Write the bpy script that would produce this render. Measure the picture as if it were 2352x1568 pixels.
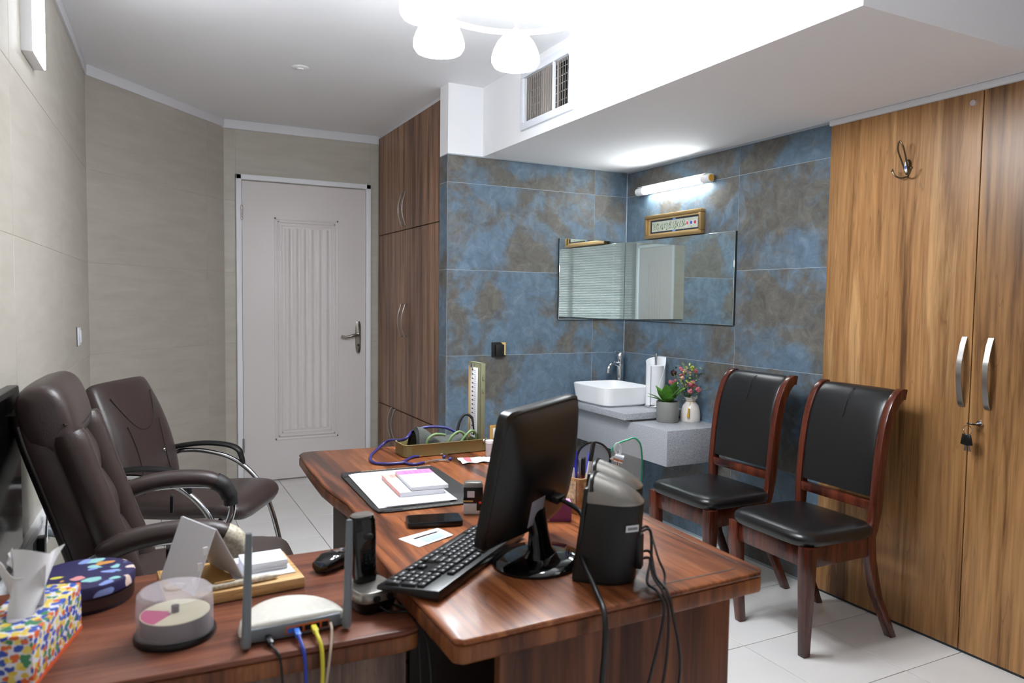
import bpy, bmesh, math, random
from mathutils import Vector as V, Matrix as Mx
R = math.radians
random.seed(7)
for o in list(bpy.data.objects): bpy.data.objects.remove(o)
SC = bpy.context.scene
COL = SC.collection

# ---------------------------------------------------------------- camera
FPX, YAW, PIT, ROL = 1694.45, .4715, -.0564, .0129
CAM = V((-2.8441, -3.9639, 1.3423))
FW = V((math.sin(YAW)*math.cos(PIT), math.cos(YAW)*math.cos(PIT), math.sin(PIT)))
RT = V((math.cos(YAW), -math.sin(YAW), 0)); UP = RT.cross(FW)
R2 = RT*math.cos(ROL)+UP*math.sin(ROL); U2 = -RT*math.sin(ROL)+UP*math.cos(ROL)
cd = bpy.data.cameras.new('camera'); cam = bpy.data.objects.new('camera', cd); COL.objects.link(cam)
cd.sensor_fit = 'HORIZONTAL'; cd.sensor_width = 36; cd.lens = FPX/2352*36; cd.clip_start = .02
cam.matrix_world = Mx(((R2.x, U2.x, -FW.x, CAM.x), (R2.y, U2.y, -FW.y, CAM.y), (R2.z, U2.z, -FW.z, CAM.z), (0, 0, 0, 1)))
cd.dof.use_dof = True; cd.dof.focus_distance = 3.3; cd.dof.aperture_fstop = 4.0
SC.camera = cam
def ray(u, v): return FW+R2*((u-1176)/FPX)-U2*((v-784)/FPX)
def pz(u, v, z): d = ray(u, v); return CAM+d*((z-CAM.z)/d.z)      # photo pixel on the height z

# ---------------------------------------------------------------- world, light, exposure
w = bpy.data.worlds.new('world'); SC.world = w; w.use_nodes = True
w.node_tree.nodes['Background'].inputs[0].default_value = (.80, .90, 1, 1)
w.node_tree.nodes['Background'].inputs[1].default_value = 1.0
LAMP_E, BOX_E, TUBE_E, WIN_W = 52.0, 18.0, 26.0, 14.0
al = bpy.data.lights.new('daylight', 'AREA'); al.shape = 'RECTANGLE'; al.size = 1.95; al.size_y = 1.5; al.energy = WIN_W; al.color = (.93, .97, 1)
ao = bpy.data.objects.new('daylight', al); COL.objects.link(ao); ao.location = (-2.265, -4.62, 1.6); ao.rotation_euler = (R(90), 0, 0)
SC.view_settings.view_transform = 'Standard'; SC.view_settings.look = 'None'; SC.view_settings.gamma = 1
SC.view_settings.use_curve_mapping = False
SC.view_settings.exposure = 0.9

# ---------------------------------------------------------------- materials
def lin(c): return tuple((x/12.92 if x <= .04045 else ((x+.055)/1.055)**2.4) for x in [y/255 for y in c])+(1,)
MATS = {}
def mat(name, rgb, rough=.5, metal=0, spec=.5, emit=0, alpha=None, trans=0, coat=0, bump=0, bscale=200, var=0, vscale=6, ior=None, sub=0):
    m = bpy.data.materials.new(name); m.use_nodes = True; n = m.node_tree; p = n.nodes['Principled BSDF']; MATS[name] = m
    c = lin(rgb); p.inputs['Base Color'].default_value = c
    p.inputs['Roughness'].default_value = rough; p.inputs['Metallic'].default_value = metal
    p.inputs['Specular IOR Level'].default_value = spec
    if emit: p.inputs['Emission Color'].default_value = c; p.inputs['Emission Strength'].default_value = emit
    if trans: p.inputs['Transmission Weight'].default_value = trans
    if alpha is not None: p.inputs['Alpha'].default_value = alpha
    if coat: p.inputs['Coat Weight'].default_value = coat; p.inputs['Coat Roughness'].default_value = .08
    if ior: p.inputs['IOR'].default_value = ior
    if bump or var:
        tc = n.nodes.new('ShaderNodeTexCoord')
    if var:
        t = n.nodes.new('ShaderNodeTexNoise'); t.inputs['Scale'].default_value = vscale; t.inputs['Detail'].default_value = 6
        n.links.new(tc.outputs['Object'], t.inputs['Vector'])
        r = n.nodes.new('ShaderNodeValToRGB'); n.links.new(t.outputs['Fac'], r.inputs['Fac'])
        e = r.color_ramp.elements; e[0].position = .3; e[1].position = .7
        e[0].color = tuple(x*(1-var) for x in c[:3])+(1,); e[1].color = tuple(min(1, x*(1+var)) for x in c[:3])+(1,)
        n.links.new(r.outputs['Color'], p.inputs['Base Color'])
    if bump:
        t = n.nodes.new('ShaderNodeTexNoise'); t.inputs['Scale'].default_value = bscale; t.inputs['Detail'].default_value = 4
        n.links.new(tc.outputs['Object'], t.inputs['Vector'])
        b = n.nodes.new('ShaderNodeBump'); b.inputs['Strength'].default_value = bump; b.inputs['Distance'].default_value = .002
        n.links.new(t.outputs['Fac'], b.inputs['Height']); n.links.new(b.outputs['Normal'], p.inputs['Normal'])
    return m
class NT:                                                   # tiny node helper
    def __init__(s, name):
        s.m = bpy.data.materials.new(name); s.m.use_nodes = True; s.n = s.m.node_tree; s.p = s.n.nodes['Principled BSDF']; MATS[name] = s.m
    def N(s, t, **k):
        x = s.n.nodes.new('ShaderNode'+t)
        for a, b in k.items():
            if a in x.inputs.keys(): x.inputs[a].default_value = b
            else: setattr(x, a.lower(), b)
        return x
    def L(s, a, ao_, b, bi): s.n.links.new(a.outputs[ao_], b.inputs[bi])
    def coords(s, scale, rand=0, offs=0):
        tc = s.N('TexCoord'); mp = s.N('Mapping'); mp.inputs['Scale'].default_value = scale
        if rand:
            oi = s.N('ObjectInfo'); ml = s.N('Math', operation='MULTIPLY'); ml.inputs[1].default_value = rand
            s.L(oi, 'Random', ml, 0); ad = s.N('VectorMath', operation='ADD')
            s.L(tc, 'Object', ad, 0); s.L(ml, 0, ad, 1); s.L(ad, 0, mp, 'Vector')
        else: s.L(tc, 'Object', mp, 'Vector')
        return mp
    def ramp(s, src, so, stops):
        r = s.N('ValToRGB'); e = r.color_ramp.elements
        while len(e) < len(stops): e.new(.5)
        for i, (q, c) in enumerate(stops): e[i].position = q; e[i].color = lin(c) if len(c) == 3 else c
        s.L(src, so, r, 'Fac'); return r
    def mix(s, fac, fo, a, b):
        x = s.N('Mix', data_type='RGBA'); s.n.links.new(fac.outputs[fo], x.inputs[0])
        s.n.links.new(a.outputs[0], x.inputs[6]); s.n.links.new(b.outputs[0], x.inputs[7]); return x
def wood(name, cols, grain, scale=1.0, rough=.35, rand=0, streak=22, coat=0, band=.6):
    t = NT(name); g = {'x': (.05, 1, 1), 'y': (1, .05, 1), 'z': (1, 1, .05)}[grain]
    m1 = t.coords(tuple(a*streak*scale for a in g), rand); n1 = t.N('TexNoise', Scale=1.0, Detail=7.0, Roughness=.62, Distortion=.35); t.L(m1, 0, n1, 'Vector')
    k = len(cols); r1 = t.ramp(n1, 'Fac', [(.36+.28*i/(k-1), c) for i, c in enumerate(cols)])
    m2 = t.coords(tuple(a*streak*scale*7 for a in g), rand); n2 = t.N('TexNoise', Scale=1.0, Detail=3.0); t.L(m2, 0, n2, 'Vector')
    r2 = t.ramp(n2, 'Fac', [(.35, (.55, .55, .55, 1)), (.65, (1, 1, 1, 1))])
    mm = t.N('Mix', data_type='RGBA', blend_type='MULTIPLY'); mm.inputs[0].default_value = .55
    t.n.links.new(r1.outputs[0], mm.inputs[6]); t.n.links.new(r2.outputs[0], mm.inputs[7])
    m3 = t.coords(tuple(a*streak*scale*(.32 if a == 1 else .5) for a in g), rand); n3 = t.N('TexNoise', Scale=1.0, Detail=2.0, Distortion=.6); t.L(m3, 0, n3, 'Vector')
    r3 = t.ramp(n3, 'Fac', [(.38, (.55, .52, .50, 1)), (.5, (1, 1, 1, 1)), (.66, (1.25, 1.22, 1.15, 1))])
    m4 = t.N('Mix', data_type='RGBA', blend_type='MULTIPLY'); m4.inputs[0].default_value = band
    t.n.links.new(mm.outputs[2], m4.inputs[6]); t.n.links.new(r3.outputs[0], m4.inputs[7])
    n5 = t.N('TexNoise', Scale=2.2, Detail=1.0, Distortion=1.2); t.L(m1, 0, n5, 'Vector')
    r5 = t.ramp(n5, 'Fac', [(.485, (1, 1, 1, 1)), (.5, (.45, .4, .38, 1)), (.515, (1, 1, 1, 1))])
    m6 = t.N('Mix', data_type='RGBA', blend_type='MULTIPLY'); m6.inputs[0].default_value = band*.7
    t.n.links.new(m4.outputs[2], m6.inputs[6]); t.n.links.new(r5.outputs[0], m6.inputs[7]); mm = m6
    t.n.links.new(mm.outputs[2], t.p.inputs['Base Color'])
    t.p.inputs['Roughness'].default_value = rough; t.p.inputs['Specular IOR Level'].default_value = .35
    if coat: t.p.inputs['Coat Weight'].default_value = coat; t.p.inputs['Coat Roughness'].default_value = .12
    return t.m
def slate(name):
    t = NT(name); m1 = t.coords((1, 1, 1), 37)
    big = t.N('TexNoise', Scale=2.6, Detail=9.0, Roughness=.66, Distortion=.5); t.L(m1, 0, big, 'Vector')
    fine = t.N('TexNoise', Scale=14.0, Detail=8.0, Roughness=.7, Distortion=.8); t.L(m1, 0, fine, 'Vector')
    blue = t.ramp(fine, 'Fac', [(.28, (74, 92, 108)), (.5, (91, 111, 128)), (.75, (116, 137, 154))])
    brown = t.ramp(fine, 'Fac', [(.3, (74, 69, 61)), (.55, (99, 93, 83)), (.8, (124, 118, 108))])
    fac = t.ramp(big, 'Fac', [(.455, (0, 0, 0, 1)), (.56, (.9, .9, .9, 1))])
    x = t.mix(fac, 'Color', blue, brown); t.n.links.new(x.outputs[2], t.p.inputs['Base Color'])
    t.p.inputs['Roughness'].default_value = .52
    b = t.N('Bump', Strength=.35, Distance=.004); t.L(fine, 'Fac', b, 'Height'); t.L(b, 0, t.p, 'Normal')
    return t.m
def sandy(name, cols):
    t = NT(name); m1 = t.coords((1, 1, 6), 23); n1 = t.N('TexNoise', Scale=3.0, Detail=8.0, Roughness=.6, Distortion=.4); t.L(m1, 0, n1, 'Vector')
    r = t.ramp(n1, 'Fac', [(.3, cols[0]), (.5, cols[1]), (.72, cols[2])]); t.L(r, 0, t.p, 'Base Color')
    t.p.inputs['Roughness'].default_value = .45; return t.m
def speckle(name, a, b, scale, rough):
    t = NT(name); m1 = t.coords((1, 1, 1)); n1 = t.N('TexNoise', Scale=scale, Detail=2.0, Roughness=.8); t.L(m1, 0, n1, 'Vector')
    r = t.ramp(n1, 'Fac', [(.36, a), (.6, b)]); t.L(r, 0, t.p, 'Base Color'); t.p.inputs['Roughness'].default_value = rough; return t.m
def confetti(name, scale, cols, bg, cov, squash=(1, 1, 1), rough=.5):
    t = NT(name); m0 = t.coords(squash); nz = t.N('TexNoise', Scale=scale*.9, Detail=1.0); t.L(m0, 0, nz, 'Vector')
    sb = t.N('VectorMath', operation='MULTIPLY_ADD'); sb.inputs[1].default_value = (1.1/scale,)*3; t.L(nz, 'Color', sb, 0); t.L(m0, 0, sb, 2); m1 = sb
    v = t.N('TexVoronoi', Scale=scale); t.L(m1, 0, v, 'Vector')
    sp = t.N('SeparateColor'); t.L(v, 'Color', sp, 0)
    rp = t.N('ValToRGB'); rp.color_ramp.interpolation = 'CONSTANT'; e = rp.color_ramp.elements
    while len(e) < len(cols): e.new(.5)
    for i, c in enumerate(cols): e[i].position = i/len(cols); e[i].color = lin(c)
    t.L(sp, 0, rp, 'Fac')
    f = t.ramp(v, 'Distance', [(cov-.03, (0, 0, 0, 1)), (cov+.03, (1, 1, 1, 1))])
    bgc = t.N('RGB'); bgc.outputs[0].default_value = lin(bg)
    x = t.mix(f, 'Color', rp, bgc); t.n.links.new(x.outputs[2], t.p.inputs['Base Color']); t.p.inputs['Roughness'].default_value = rough
    return t.m
M = MATS
slate('slate'); sandy('sandy', [(175, 169, 157), (182, 176, 165), (189, 183, 173)])
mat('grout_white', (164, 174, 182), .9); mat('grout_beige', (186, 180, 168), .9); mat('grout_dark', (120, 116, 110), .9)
mat('plaster', (238, 238, 240), .85); mat('grout_blue', (164, 174, 182), .9); mat('ceiling_paint', (240, 240, 242), .9)
mat('floor_tile', (226, 224, 222), .22, var=.035, vscale=2.5); mat('trim_paint', (222, 222, 226), .6)
wood('walnut', [(106, 76, 58), (136, 101, 78), (156, 118, 92), (174, 134, 102)], 'z', 1.0, .38)
wood('olivewood', [(98, 66, 40), (154, 111, 68), (176, 131, 85), (158, 114, 71), (194, 150, 102)], 'z', .55, .33, streak=18)
wood('deskwood', [(66, 36, 24), (120, 66, 38), (154, 90, 52), (128, 72, 42), (176, 112, 70)], 'y', .5, .33, streak=26, coat=.1, band=.95)
wood('deskwood_v', [(84, 48, 36), (124, 74, 48), (146, 90, 58)], 'z', .9, .4, streak=18)
wood('deskedge', [(88, 48, 30), (132, 76, 44), (158, 98, 58)], 'z', .9, .35, streak=24)
wood('returnwood', [(92, 52, 40), (126, 74, 54), (144, 88, 66)], 'x', 1.0, .36, streak=22)
wood('returnpanel', [(106, 84, 74), (134, 108, 96), (152, 126, 108)], 'z', 1.2, .5, streak=26)  # paler, greyer wood: bluish light on the front panel is put into the colour
wood('mahogany', [(58, 22, 14), (84, 36, 22), (102, 46, 28)], 'z', 1.0, .25, streak=20, coat=.4)
wood('lightwood', [(196, 146, 88), (214, 168, 110), (226, 184, 128)], 'x', 1.5, .45)
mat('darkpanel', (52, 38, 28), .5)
speckle('quartz', (130, 132, 138), (188, 190, 196), 260, .28)
mat('leather_brown', (62, 50, 48), .36, bump=.25, bscale=260); mat('leather_black', (24, 24, 25), .28, bump=.2, bscale=260)
mat('leather_dark', (40, 38, 38), .5, bump=.3, bscale=400); mat('seam', (34, 26, 25), .7)
mat('chrome', (214, 216, 220), .08, 1); mat('steel', (176, 172, 168), .28, 1); mat('nickel', (150, 144, 136), .3, 1); mat('bronze', (104, 92, 72), .35, .9)
mat('plastic_black', (16, 16, 17), .3); mat('gloss_black', (9, 9, 10), .06); mat('satin_black', (15, 14, 14), .4, bump=.25, bscale=90); mat('plastic_soft', (14, 14, 15), .5)
mat('screen', (6, 6, 8), .08); mat('silver', (150, 146, 140), .3, .75); mat('grey_plastic', (122, 128, 134), .45)
mat('ceramic', (244, 245, 247), .1, coat=.3); mat('white_plastic', (232, 232, 234), .35); mat('white_paper', (224, 224, 229), .85)
mat('door_paint', (224, 217, 216), .42); mat('frame_paint', (236, 238, 242), .5)
mat('mirror_glass', (228, 236, 234), .015, 1); mat('dark_edge', (40, 46, 48), .4)
mat('gold', (168, 138, 92), .36, .55, bump=.6, bscale=320); mat('gold_light', (226, 196, 140), .35, .5)
mat('shade', (244, 250, 255), .4, emit=LAMP_E); mat('shade_off', (250, 248, 244), .4); mat('tube_glow', (250, 255, 255), .4, emit=TUBE_E); mat('box_glow', (240, 246, 255), .4, emit=BOX_E)
mat('cream_metal', (240, 226, 190), .4, .1); mat('vent_white', (226, 230, 238), .5); mat('vent_slat', (178, 170, 164), .5); mat('black_void', (14, 14, 14), .9)
mat('pot_grey', (132, 132, 128), .5); mat('soil', (52, 40, 30), .95); mat('leaf', (84, 138, 48), .4, var=.3, vscale=40); mat('leaf_dark', (58, 92, 44), .5, var=.3, vscale=40)
mat('leaf_olive', (136, 140, 60), .5); mat('rose', (204, 116, 128), .6, var=.25, vscale=90); mat('rose_pale', (226, 176, 160), .6, var=.2, vscale=90); mat('rose_dark', (58, 20, 26), .6); mat('lime', (174, 190, 90), .6)
mat('vase_glaze', (226, 218, 212), .12, var=.05, vscale=20, coat=.3); mat('tassel', (196, 150, 34), .7)
mat('olive_metal', (132, 120, 78), .38, .25); mat('olive_light', (134, 136, 108), .4, .2); mat('cuff', (70, 72, 68), .8, bump=.3); mat('cuff_black', (20, 22, 22), .8)
mat('green_tube', (104, 130, 86), .45); mat('purple_tube', (44, 40, 104), .3); mat('rubber_black', (24, 24, 28), .4)
mat('blue_cable', (40, 66, 168), .4); mat('yellow_cable', (222, 208, 60), .4); mat('beige_cable', (190, 172, 152), .5); mat('blue_plug', (58, 120, 220), .35)
mat('orange_port', (196, 96, 40), .5); mat('router_white', (226, 222, 212), .4, var=.05, vscale=90)
mat('pink', (226, 122, 184), .7); mat('salmon', (236, 168, 158), .7); mat('ink', (60, 56, 66), .7); mat('ink_soft', (176, 172, 182), .8); mat('blue_tint', (168, 182, 234), .8)
mat('red', (214, 44, 34), .4); mat('redprint', (222, 96, 104), .7); mat('purple_box', (140, 70, 118), .35); mat('purple_light', (214, 150, 208), .35); mat('tanbox', (206, 170, 128), .6); mat('pen_blue', (46, 52, 196), .35); mat('dark_red', (120, 26, 24), .4)
mat('clear', (236, 240, 244), .12, alpha=.38); mat('lens', (210, 220, 224), .03, alpha=.3); mat('green_edge', (30, 150, 110), .25); mat('acrylic', (200, 206, 206), .08, alpha=.35)
mat('cd_shell', (232, 226, 234), .3, alpha=.2); mat('cd_label', (226, 220, 190), .4); mat('magenta', (206, 72, 132), .4); mat('cd_dark', (44, 46, 48), .35)
mat('tissue', (232, 230, 232), .9); mat('orange_trim', (216, 86, 36), .5)
confetti('tissue_print', 78, [(54, 84, 180), (228, 196, 70), (222, 106, 54), (70, 140, 96), (54, 84, 180), (236, 214, 110)], (230, 228, 236), .62, (1, 1, 1.4))
confetti('tin_print', 26, [(150, 206, 204), (226, 150, 150), (222, 214, 84), (214, 150, 70), (140, 160, 220), (236, 210, 200)], (42, 36, 84), .42, (1, 1.4, 1))
mat('navy', (28, 26, 48), .3); mat('brownband', (62, 44, 40), .4)
mat('brass_wood', (196, 150, 84), .5); mat('socket_black', (20, 20, 20), .4); mat('pale_yellow', (222, 186, 120), .5)
mat('blind', (176, 176, 174), .6); mat('glass', (235, 240, 242), .02, alpha=.12); mat('carved', (190, 160, 124), .8, var=.45, vscale=140, bump=.8, bscale=150)
mat('scale_white', (238, 240, 244), .5); mat('keycap', (24, 24, 26), .45); mat('keyprint', (186, 186, 190), .6)
mat('parchment', (198, 204, 190), .7, var=.1, vscale=60); mat('slateblue', (48, 54, 66), .6); mat('flower_blue', (70, 96, 190), .6); mat('flower_red', (206, 80, 84), .6); mat('ink_green', (84, 110, 80), .7); mat('sky_orn', (120, 158, 220), .6)
mat('frost', (196, 198, 194), .4, alpha=.9); mat('amber', (214, 160, 60), .4); mat('tape', (206, 196, 176), .25, var=.3, vscale=120, coat=.5)

# ---------------------------------------------------------------- mesh kit
def crv(pts, k=6, closed=False):
    P = [V(p) for p in pts]; n = len(P); out = []
    for i in range(n if closed else n-1):
        if closed: a, b, c, d = P[(i-1) % n], P[i], P[(i+1) % n], P[(i+2) % n]
        else: a, b, c, d = P[max(i-1, 0)], P[i], P[i+1], P[min(i+2, n-1)]
        for j in range(k):
            t = j/k; out.append(.5*((2*b)+(c-a)*t+(2*a-5*b+4*c-d)*t*t+(3*b-a-3*c+d)*t**3))
    if not closed: out.append(P[-1])
    return out
def sring(c, u, v, a, b, n=20, p=2.0):
    c, u, v = V(c), V(u), V(v); r = []
    for i in range(n):
        t = 2*math.pi*(i+.5)/n; ct, st = math.cos(t), math.sin(t)
        r.append(c+u*(a*math.copysign(abs(ct)**(2/p), ct))+v*(b*math.copysign(abs(st)**(2/p), st)))
    return r
class MB:
    def __init__(s): s.v = []; s.f = []
    def add(s, vs, fs):
        o = len(s.v); s.v += [V(p) for p in vs]; s.f += [tuple(i+o for i in f) for f in fs]; return s
    def box(s, a, b):
        (x0, y0, z0), (x1, y1, z1) = a, b
        return s.add([(x0, y0, z0), (x1, y0, z0), (x1, y1, z0), (x0, y1, z0), (x0, y0, z1), (x1, y0, z1), (x1, y1, z1), (x0, y1, z1)],
                     [(3, 2, 1, 0), (4, 5, 6, 7), (0, 1, 5, 4), (1, 2, 6, 5), (2, 3, 7, 6), (3, 0, 4, 7)])
    def obox(s, c, sz, rot=(0, 0, 0)):
        from mathutils import Euler
        m = Euler(rot).to_matrix(); q = MB().box(tuple(-x/2 for x in sz), tuple(x/2 for x in sz)); return s.add([m@p+V(c) for p in q.v], q.f)
    def beam(s, p0, p1, wd, th, up=(0, 0, 1)):
        p0, p1 = V(p0), V(p1); d = (p1-p0).normalized(); u = V(up); x = d.cross(u).normalized(); y = x.cross(d)
        vs = []
        for p in (p0, p1):
            for a, b in ((-1, -1), (1, -1), (1, 1), (-1, 1)): vs.append(p+x*(a*wd/2)+y*(b*th/2))
        return s.add(vs, [(3, 2, 1, 0), (4, 5, 6, 7), (0, 1, 5, 4), (1, 2, 6, 5), (2, 3, 7, 6), (3, 0, 4, 7)])
    def loft(s, rings, cap=True, closed=False):
        n = len(rings[0]); vs = [p for r in rings for p in r]; fs = []; k = len(rings)
        for i in range(k if closed else k-1):
            for j in range(n):
                a, b = i*n+j, i*n+(j+1) % n; c, d = ((i+1) % k)*n+(j+1) % n, ((i+1) % k)*n+j; fs.append((a, b, c, d))
        if cap and not closed: fs.append(tuple(range(n-1, -1, -1))); fs.append(tuple((k-1)*n+j for j in range(n)))
        return s.add(vs, fs)
    def tube(s, pts, r, n=8, closed=False, flat=1.0):
        P = [V(p) for p in pts]; k = len(P); rr = r if isinstance(r, (list, tuple)) else [r]*k; rings = []; nrm = None
        for i in range(k):
            t = (P[(i+1) % k]-P[i-1]) if closed else (P[min(i+1, k-1)]-P[max(i-1, 0)])
            t = t.normalized() if t.length > 1e-9 else V((0, 0, 1))
            if nrm is None: nrm = t.cross(V((0, 0, 1)) if abs(t.z) < .9 else V((1, 0, 0))).normalized()
            else: nrm = (nrm-t*nrm.dot(t)).normalized()
            b = t.cross(nrm); rings.append([P[i]+nrm*(rr[i]*math.cos(2*math.pi*j/n))+b*(flat*rr[i]*math.sin(2*math.pi*j/n)) for j in range(n)])
        return s.loft(rings, True, closed)
    def cyl(s, p0, p1, r0, r1=None, n=20): return s.tube([p0, p1], [r0, r0 if r1 is None else r1], n)
    def lathe(s, prof, n=32, c=(0, 0, 0), wob=None):
        c = V(c); rings = []
        for r, z in prof:
            rings.append([c+V((r*(wob(2*math.pi*j/n, z) if wob else 1)*math.cos(2*math.pi*j/n), r*(wob(2*math.pi*j/n, z) if wob else 1)*math.sin(2*math.pi*j/n), z)) for j in range(n)])
        return s.loft(rings, True)
    def prism(s, poly, z0, z1):
        n = len(poly); return s.add([(x, y, z0) for x, y in poly]+[(x, y, z1) for x, y in poly],
            [tuple(range(n-1, -1, -1)), tuple(range(n, 2*n))]+[(i, (i+1) % n, n+(i+1) % n, n+i) for i in range(n)])
    def ball(s, c, r, sc=(1, 1, 1), n=16, k=10):
        c = V(c); rings = []
        for i in range(k+1):
            a = math.pi*(i+.02)/(k+.04)-math.pi/2
            rings.append([c+V((r*sc[0]*math.cos(a)*math.cos(2*math.pi*j/n), r*sc[1]*math.cos(a)*math.sin(2*math.pi*j/n), r*sc[2]*math.sin(a))) for j in range(n)])
        return s.loft(rings, True)
    def grid(s, fn, nu, nv):
        vs = [fn(i/nu, j/nv) for j in range(nv+1) for i in range(nu+1)]; q = nu+1
        return s.add(vs, [(j*q+i, j*q+i+1, (j+1)*q+i+1, (j+1)*q+i) for j in range(nv) for i in range(nu)])
    def x(s, m): s.v = [m@p for p in s.v]; return s
    def mesh(s, name, m, bevel=0, seg=2, angle=38, thick=0):
        bm = bmesh.new(); vs = [bm.verts.new(p) for p in s.v]
        for f in s.f:
            try: bm.faces.new([vs[i] for i in f])
            except ValueError: pass
        bmesh.ops.recalc_face_normals(bm, faces=bm.faces)
        if thick: bmesh.ops.solidify(bm, geom=bm.faces[:], thickness=thick)
        if bevel:
            es = [e for e in bm.edges if len(e.link_faces) == 2 and e.calc_face_angle(0) > R(32)]
            bmesh.ops.bevel(bm, geom=es, offset=bevel, segments=seg, profile=.5, affect='EDGES', clamp_overlap=True)
        me = bpy.data.meshes.new(name); bm.to_mesh(me); bm.free()
        me.polygons.foreach_set('use_smooth', [True]*len(me.polygons)); me.set_sharp_from_angle(angle=R(angle))
        me.materials.append(M[m] if isinstance(m, str) else m); return me
    def build(s, name, m, parent=None, bevel=0, seg=2, angle=38, thick=0, loc=None, **k):
        o = bpy.data.objects.new(name, s.mesh(name, m, bevel, seg, angle, thick)); COL.objects.link(o)
        if parent: o.parent = parent
        if loc: o.location = loc
        tag(o, **k); return o
def tag(o, label=None, cat=None, group=None, kind=None):
    if label: o['label'] = label
    if cat: o['category'] = cat
    if group: o['group'] = group
    if kind: o['kind'] = kind
    return o
def thing(name, label, cat, loc=(0, 0, 0), rz=0, group=None, kind=None):
    o = bpy.data.objects.new(name, None); COL.objects.link(o); o.empty_display_size = .05
    o.location = loc; o.rotation_euler = (0, 0, rz); return tag(o, label, cat, group, kind)
def inst(name, me, parent, loc=(0, 0, 0), rot=(0, 0, 0), sc=(1, 1, 1)):
    o = bpy.data.objects.new(name, me); COL.objects.link(o); o.parent = parent; o.location = loc; o.rotation_euler = rot; o.scale = sc; return o
def copy_tree(o, parent=None):
    c = o.copy(); COL.objects.link(c); c.parent = parent
    for ch in list(o.children): copy_tree(ch, c)
    return c
def struct(name, mb, m, label, cat, bevel=0, parent=None): return mb.build(name, m, parent, bevel, label=label, cat=cat, kind='structure')

# ---------------------------------------------------------------- room shell
XL, YD, YB, ZC, ZS, XS = -3.08, 1.57, -4.3, 2.567, 2.172, -1.03
LT = -.045                                              # the left wall runs a little off square
CNR1, CNR2 = V((-3.073, .64, 0)), V((-2.29, YD, 0))
def lw(y, z, off=0): return (CNR1.x+.045*(y-.64)+off, y, z)
XC = -1.17                                              # wardrobe front
# floor with 40 cm tiles
fl = struct('floor', MB().box((-3.5, YB-.15, -.1), (.15, YD+.15, -.004)), 'grout_dark', 'white glossy square floor tiles with thin dark joints', 'floor')
GX, GY, SX, SY = -.339, -1.87, .398, .405
tm = MB().box((-SX/2+.0015, -SY/2+.0015, -.004), (SX/2-.0015, SY/2-.0015, 0)).mesh('floor_tile', 'floor_tile', .0008, 1)
for i in range(-9, 2):
    for j in range(-8, 9):
        cx, cy = GX+(i+.5)*SX, GY+(j+.5)*SY
        if cx > .12 or cx < -3.4 or cy > YD+.1 or cy < YB: continue
        inst('floor_tile', tm, fl, (cx, cy, 0))
# ceiling, soffit, plaster walls
struct('ceiling', MB().box((-3.5, YB-.15, ZC), (.15, YD+.15, ZC+.1)), 'ceiling_paint', 'flat white painted main ceiling', 'ceiling')
struct('ceiling_soffit', MB().box((XS, -2.53, ZS), (XS+.03, -.975, ZC+.02)).box((XS, -.531, ZS), (XS+.03, .1, ZC+.02)).box((XS, -.975, ZS), (XS+.03, -.531, 2.258)).box((XS, -.975, 2.486), (XS+.03, -.531, ZC+.02))
       .box((XS+.03, -2.5, ZS), (.1, .1, ZS+.03)).box((XS+.03, -2.53, ZS), (.1, -2.5, ZC+.02)), 'plaster', 'white boxed soffit with the air vent over the sink corner', 'soffit')
wl = struct('wall_left', MB().box((-.12, YB-.75, 0), (-.0005, .1, ZC)), 'grout_beige', 'beige tiled left wall beside the leather chairs', 'wall'); wl.location = CNR1; wl.rotation_euler = (0, 0, LT)
d = (CNR2-CNR1); wa_len = d.length; wa_ang = math.atan2(d.y, d.x)
wa = struct('wall_angled', MB().box((-.05, .0005, 0), (wa_len+.05, .12, ZC)), 'grout_beige', 'beige tiled angled wall between left wall and door', 'wall')
wa.location = CNR1; wa.rotation_euler = (0, 0, wa_ang)
wd = struct('wall_back', MB().box((-2.4, YD+.0005, 0), (-1.1, YD+.15, ZC)), 'grout_beige', 'beige tiled wall around the pale door', 'wall')
ws = struct('wall_sink', MB().box((-1.248, .0005, 0), (.1, .1225, ZS)), 'grout_blue', 'slate blue tiled wall behind the sink', 'wall')
MB().box((-1.2485, 0, ZS), (.1, .123, ZC)).build('upper_pier', 'plaster', ws, label='white plaster above the tiles')
wr = struct('wall_right', MB().box((.0005, YB-.1, 0), (.12, .12, ZC)), 'grout_white', 'slate blue tiled right wall behind the dark chairs', 'wall')
struct('wall_front', MB().box((-3.5, YB-.12, 0), (-3.28, YB, ZC)).box((-1.25, YB-.12, 0), (.1, YB, ZC)).box((-3.28, YB-.12, 0), (-1.25, YB, .85)).box((-3.28, YB-.12, 2.35), (-1.25, YB, ZC)), 'plaster', 'white plaster wall holding the window with blinds', 'wall')
struct('trim_1', MB().box((-1.03, -2.53, ZS-.012), (.0, .0, ZS-.0005)) if False else MB().box((-.03, -4.28, 2.146), (.005, -1.585, ZS-.001)), 'trim_paint', 'white filler strip along the top of the wooden cabinet', 'trim', .002)
t2 = struct('trim_2', MB().box((-.02, YB-.6, 2.51), (.012, 0, ZC)), 'trim_paint', 'white ceiling band along the left wall', 'trim', .004); t2.location = CNR1; t2.rotation_euler = (0, 0, LT)
t3 = struct('trim_3', MB().box((-.01, -.012, 2.51), (wa_len+.01, .02, ZC)), 'trim_paint', 'white ceiling band along the angled wall', 'trim', .004); t3.location = CNR1; t3.rotation_euler = (0, 0, wa_ang)
struct('trim_4', MB().box((-2.31, YD-.012, 2.505), (XC, YD+.02, ZC)), 'trim_paint', 'white ceiling band above the door', 'trim', .004)
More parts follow.
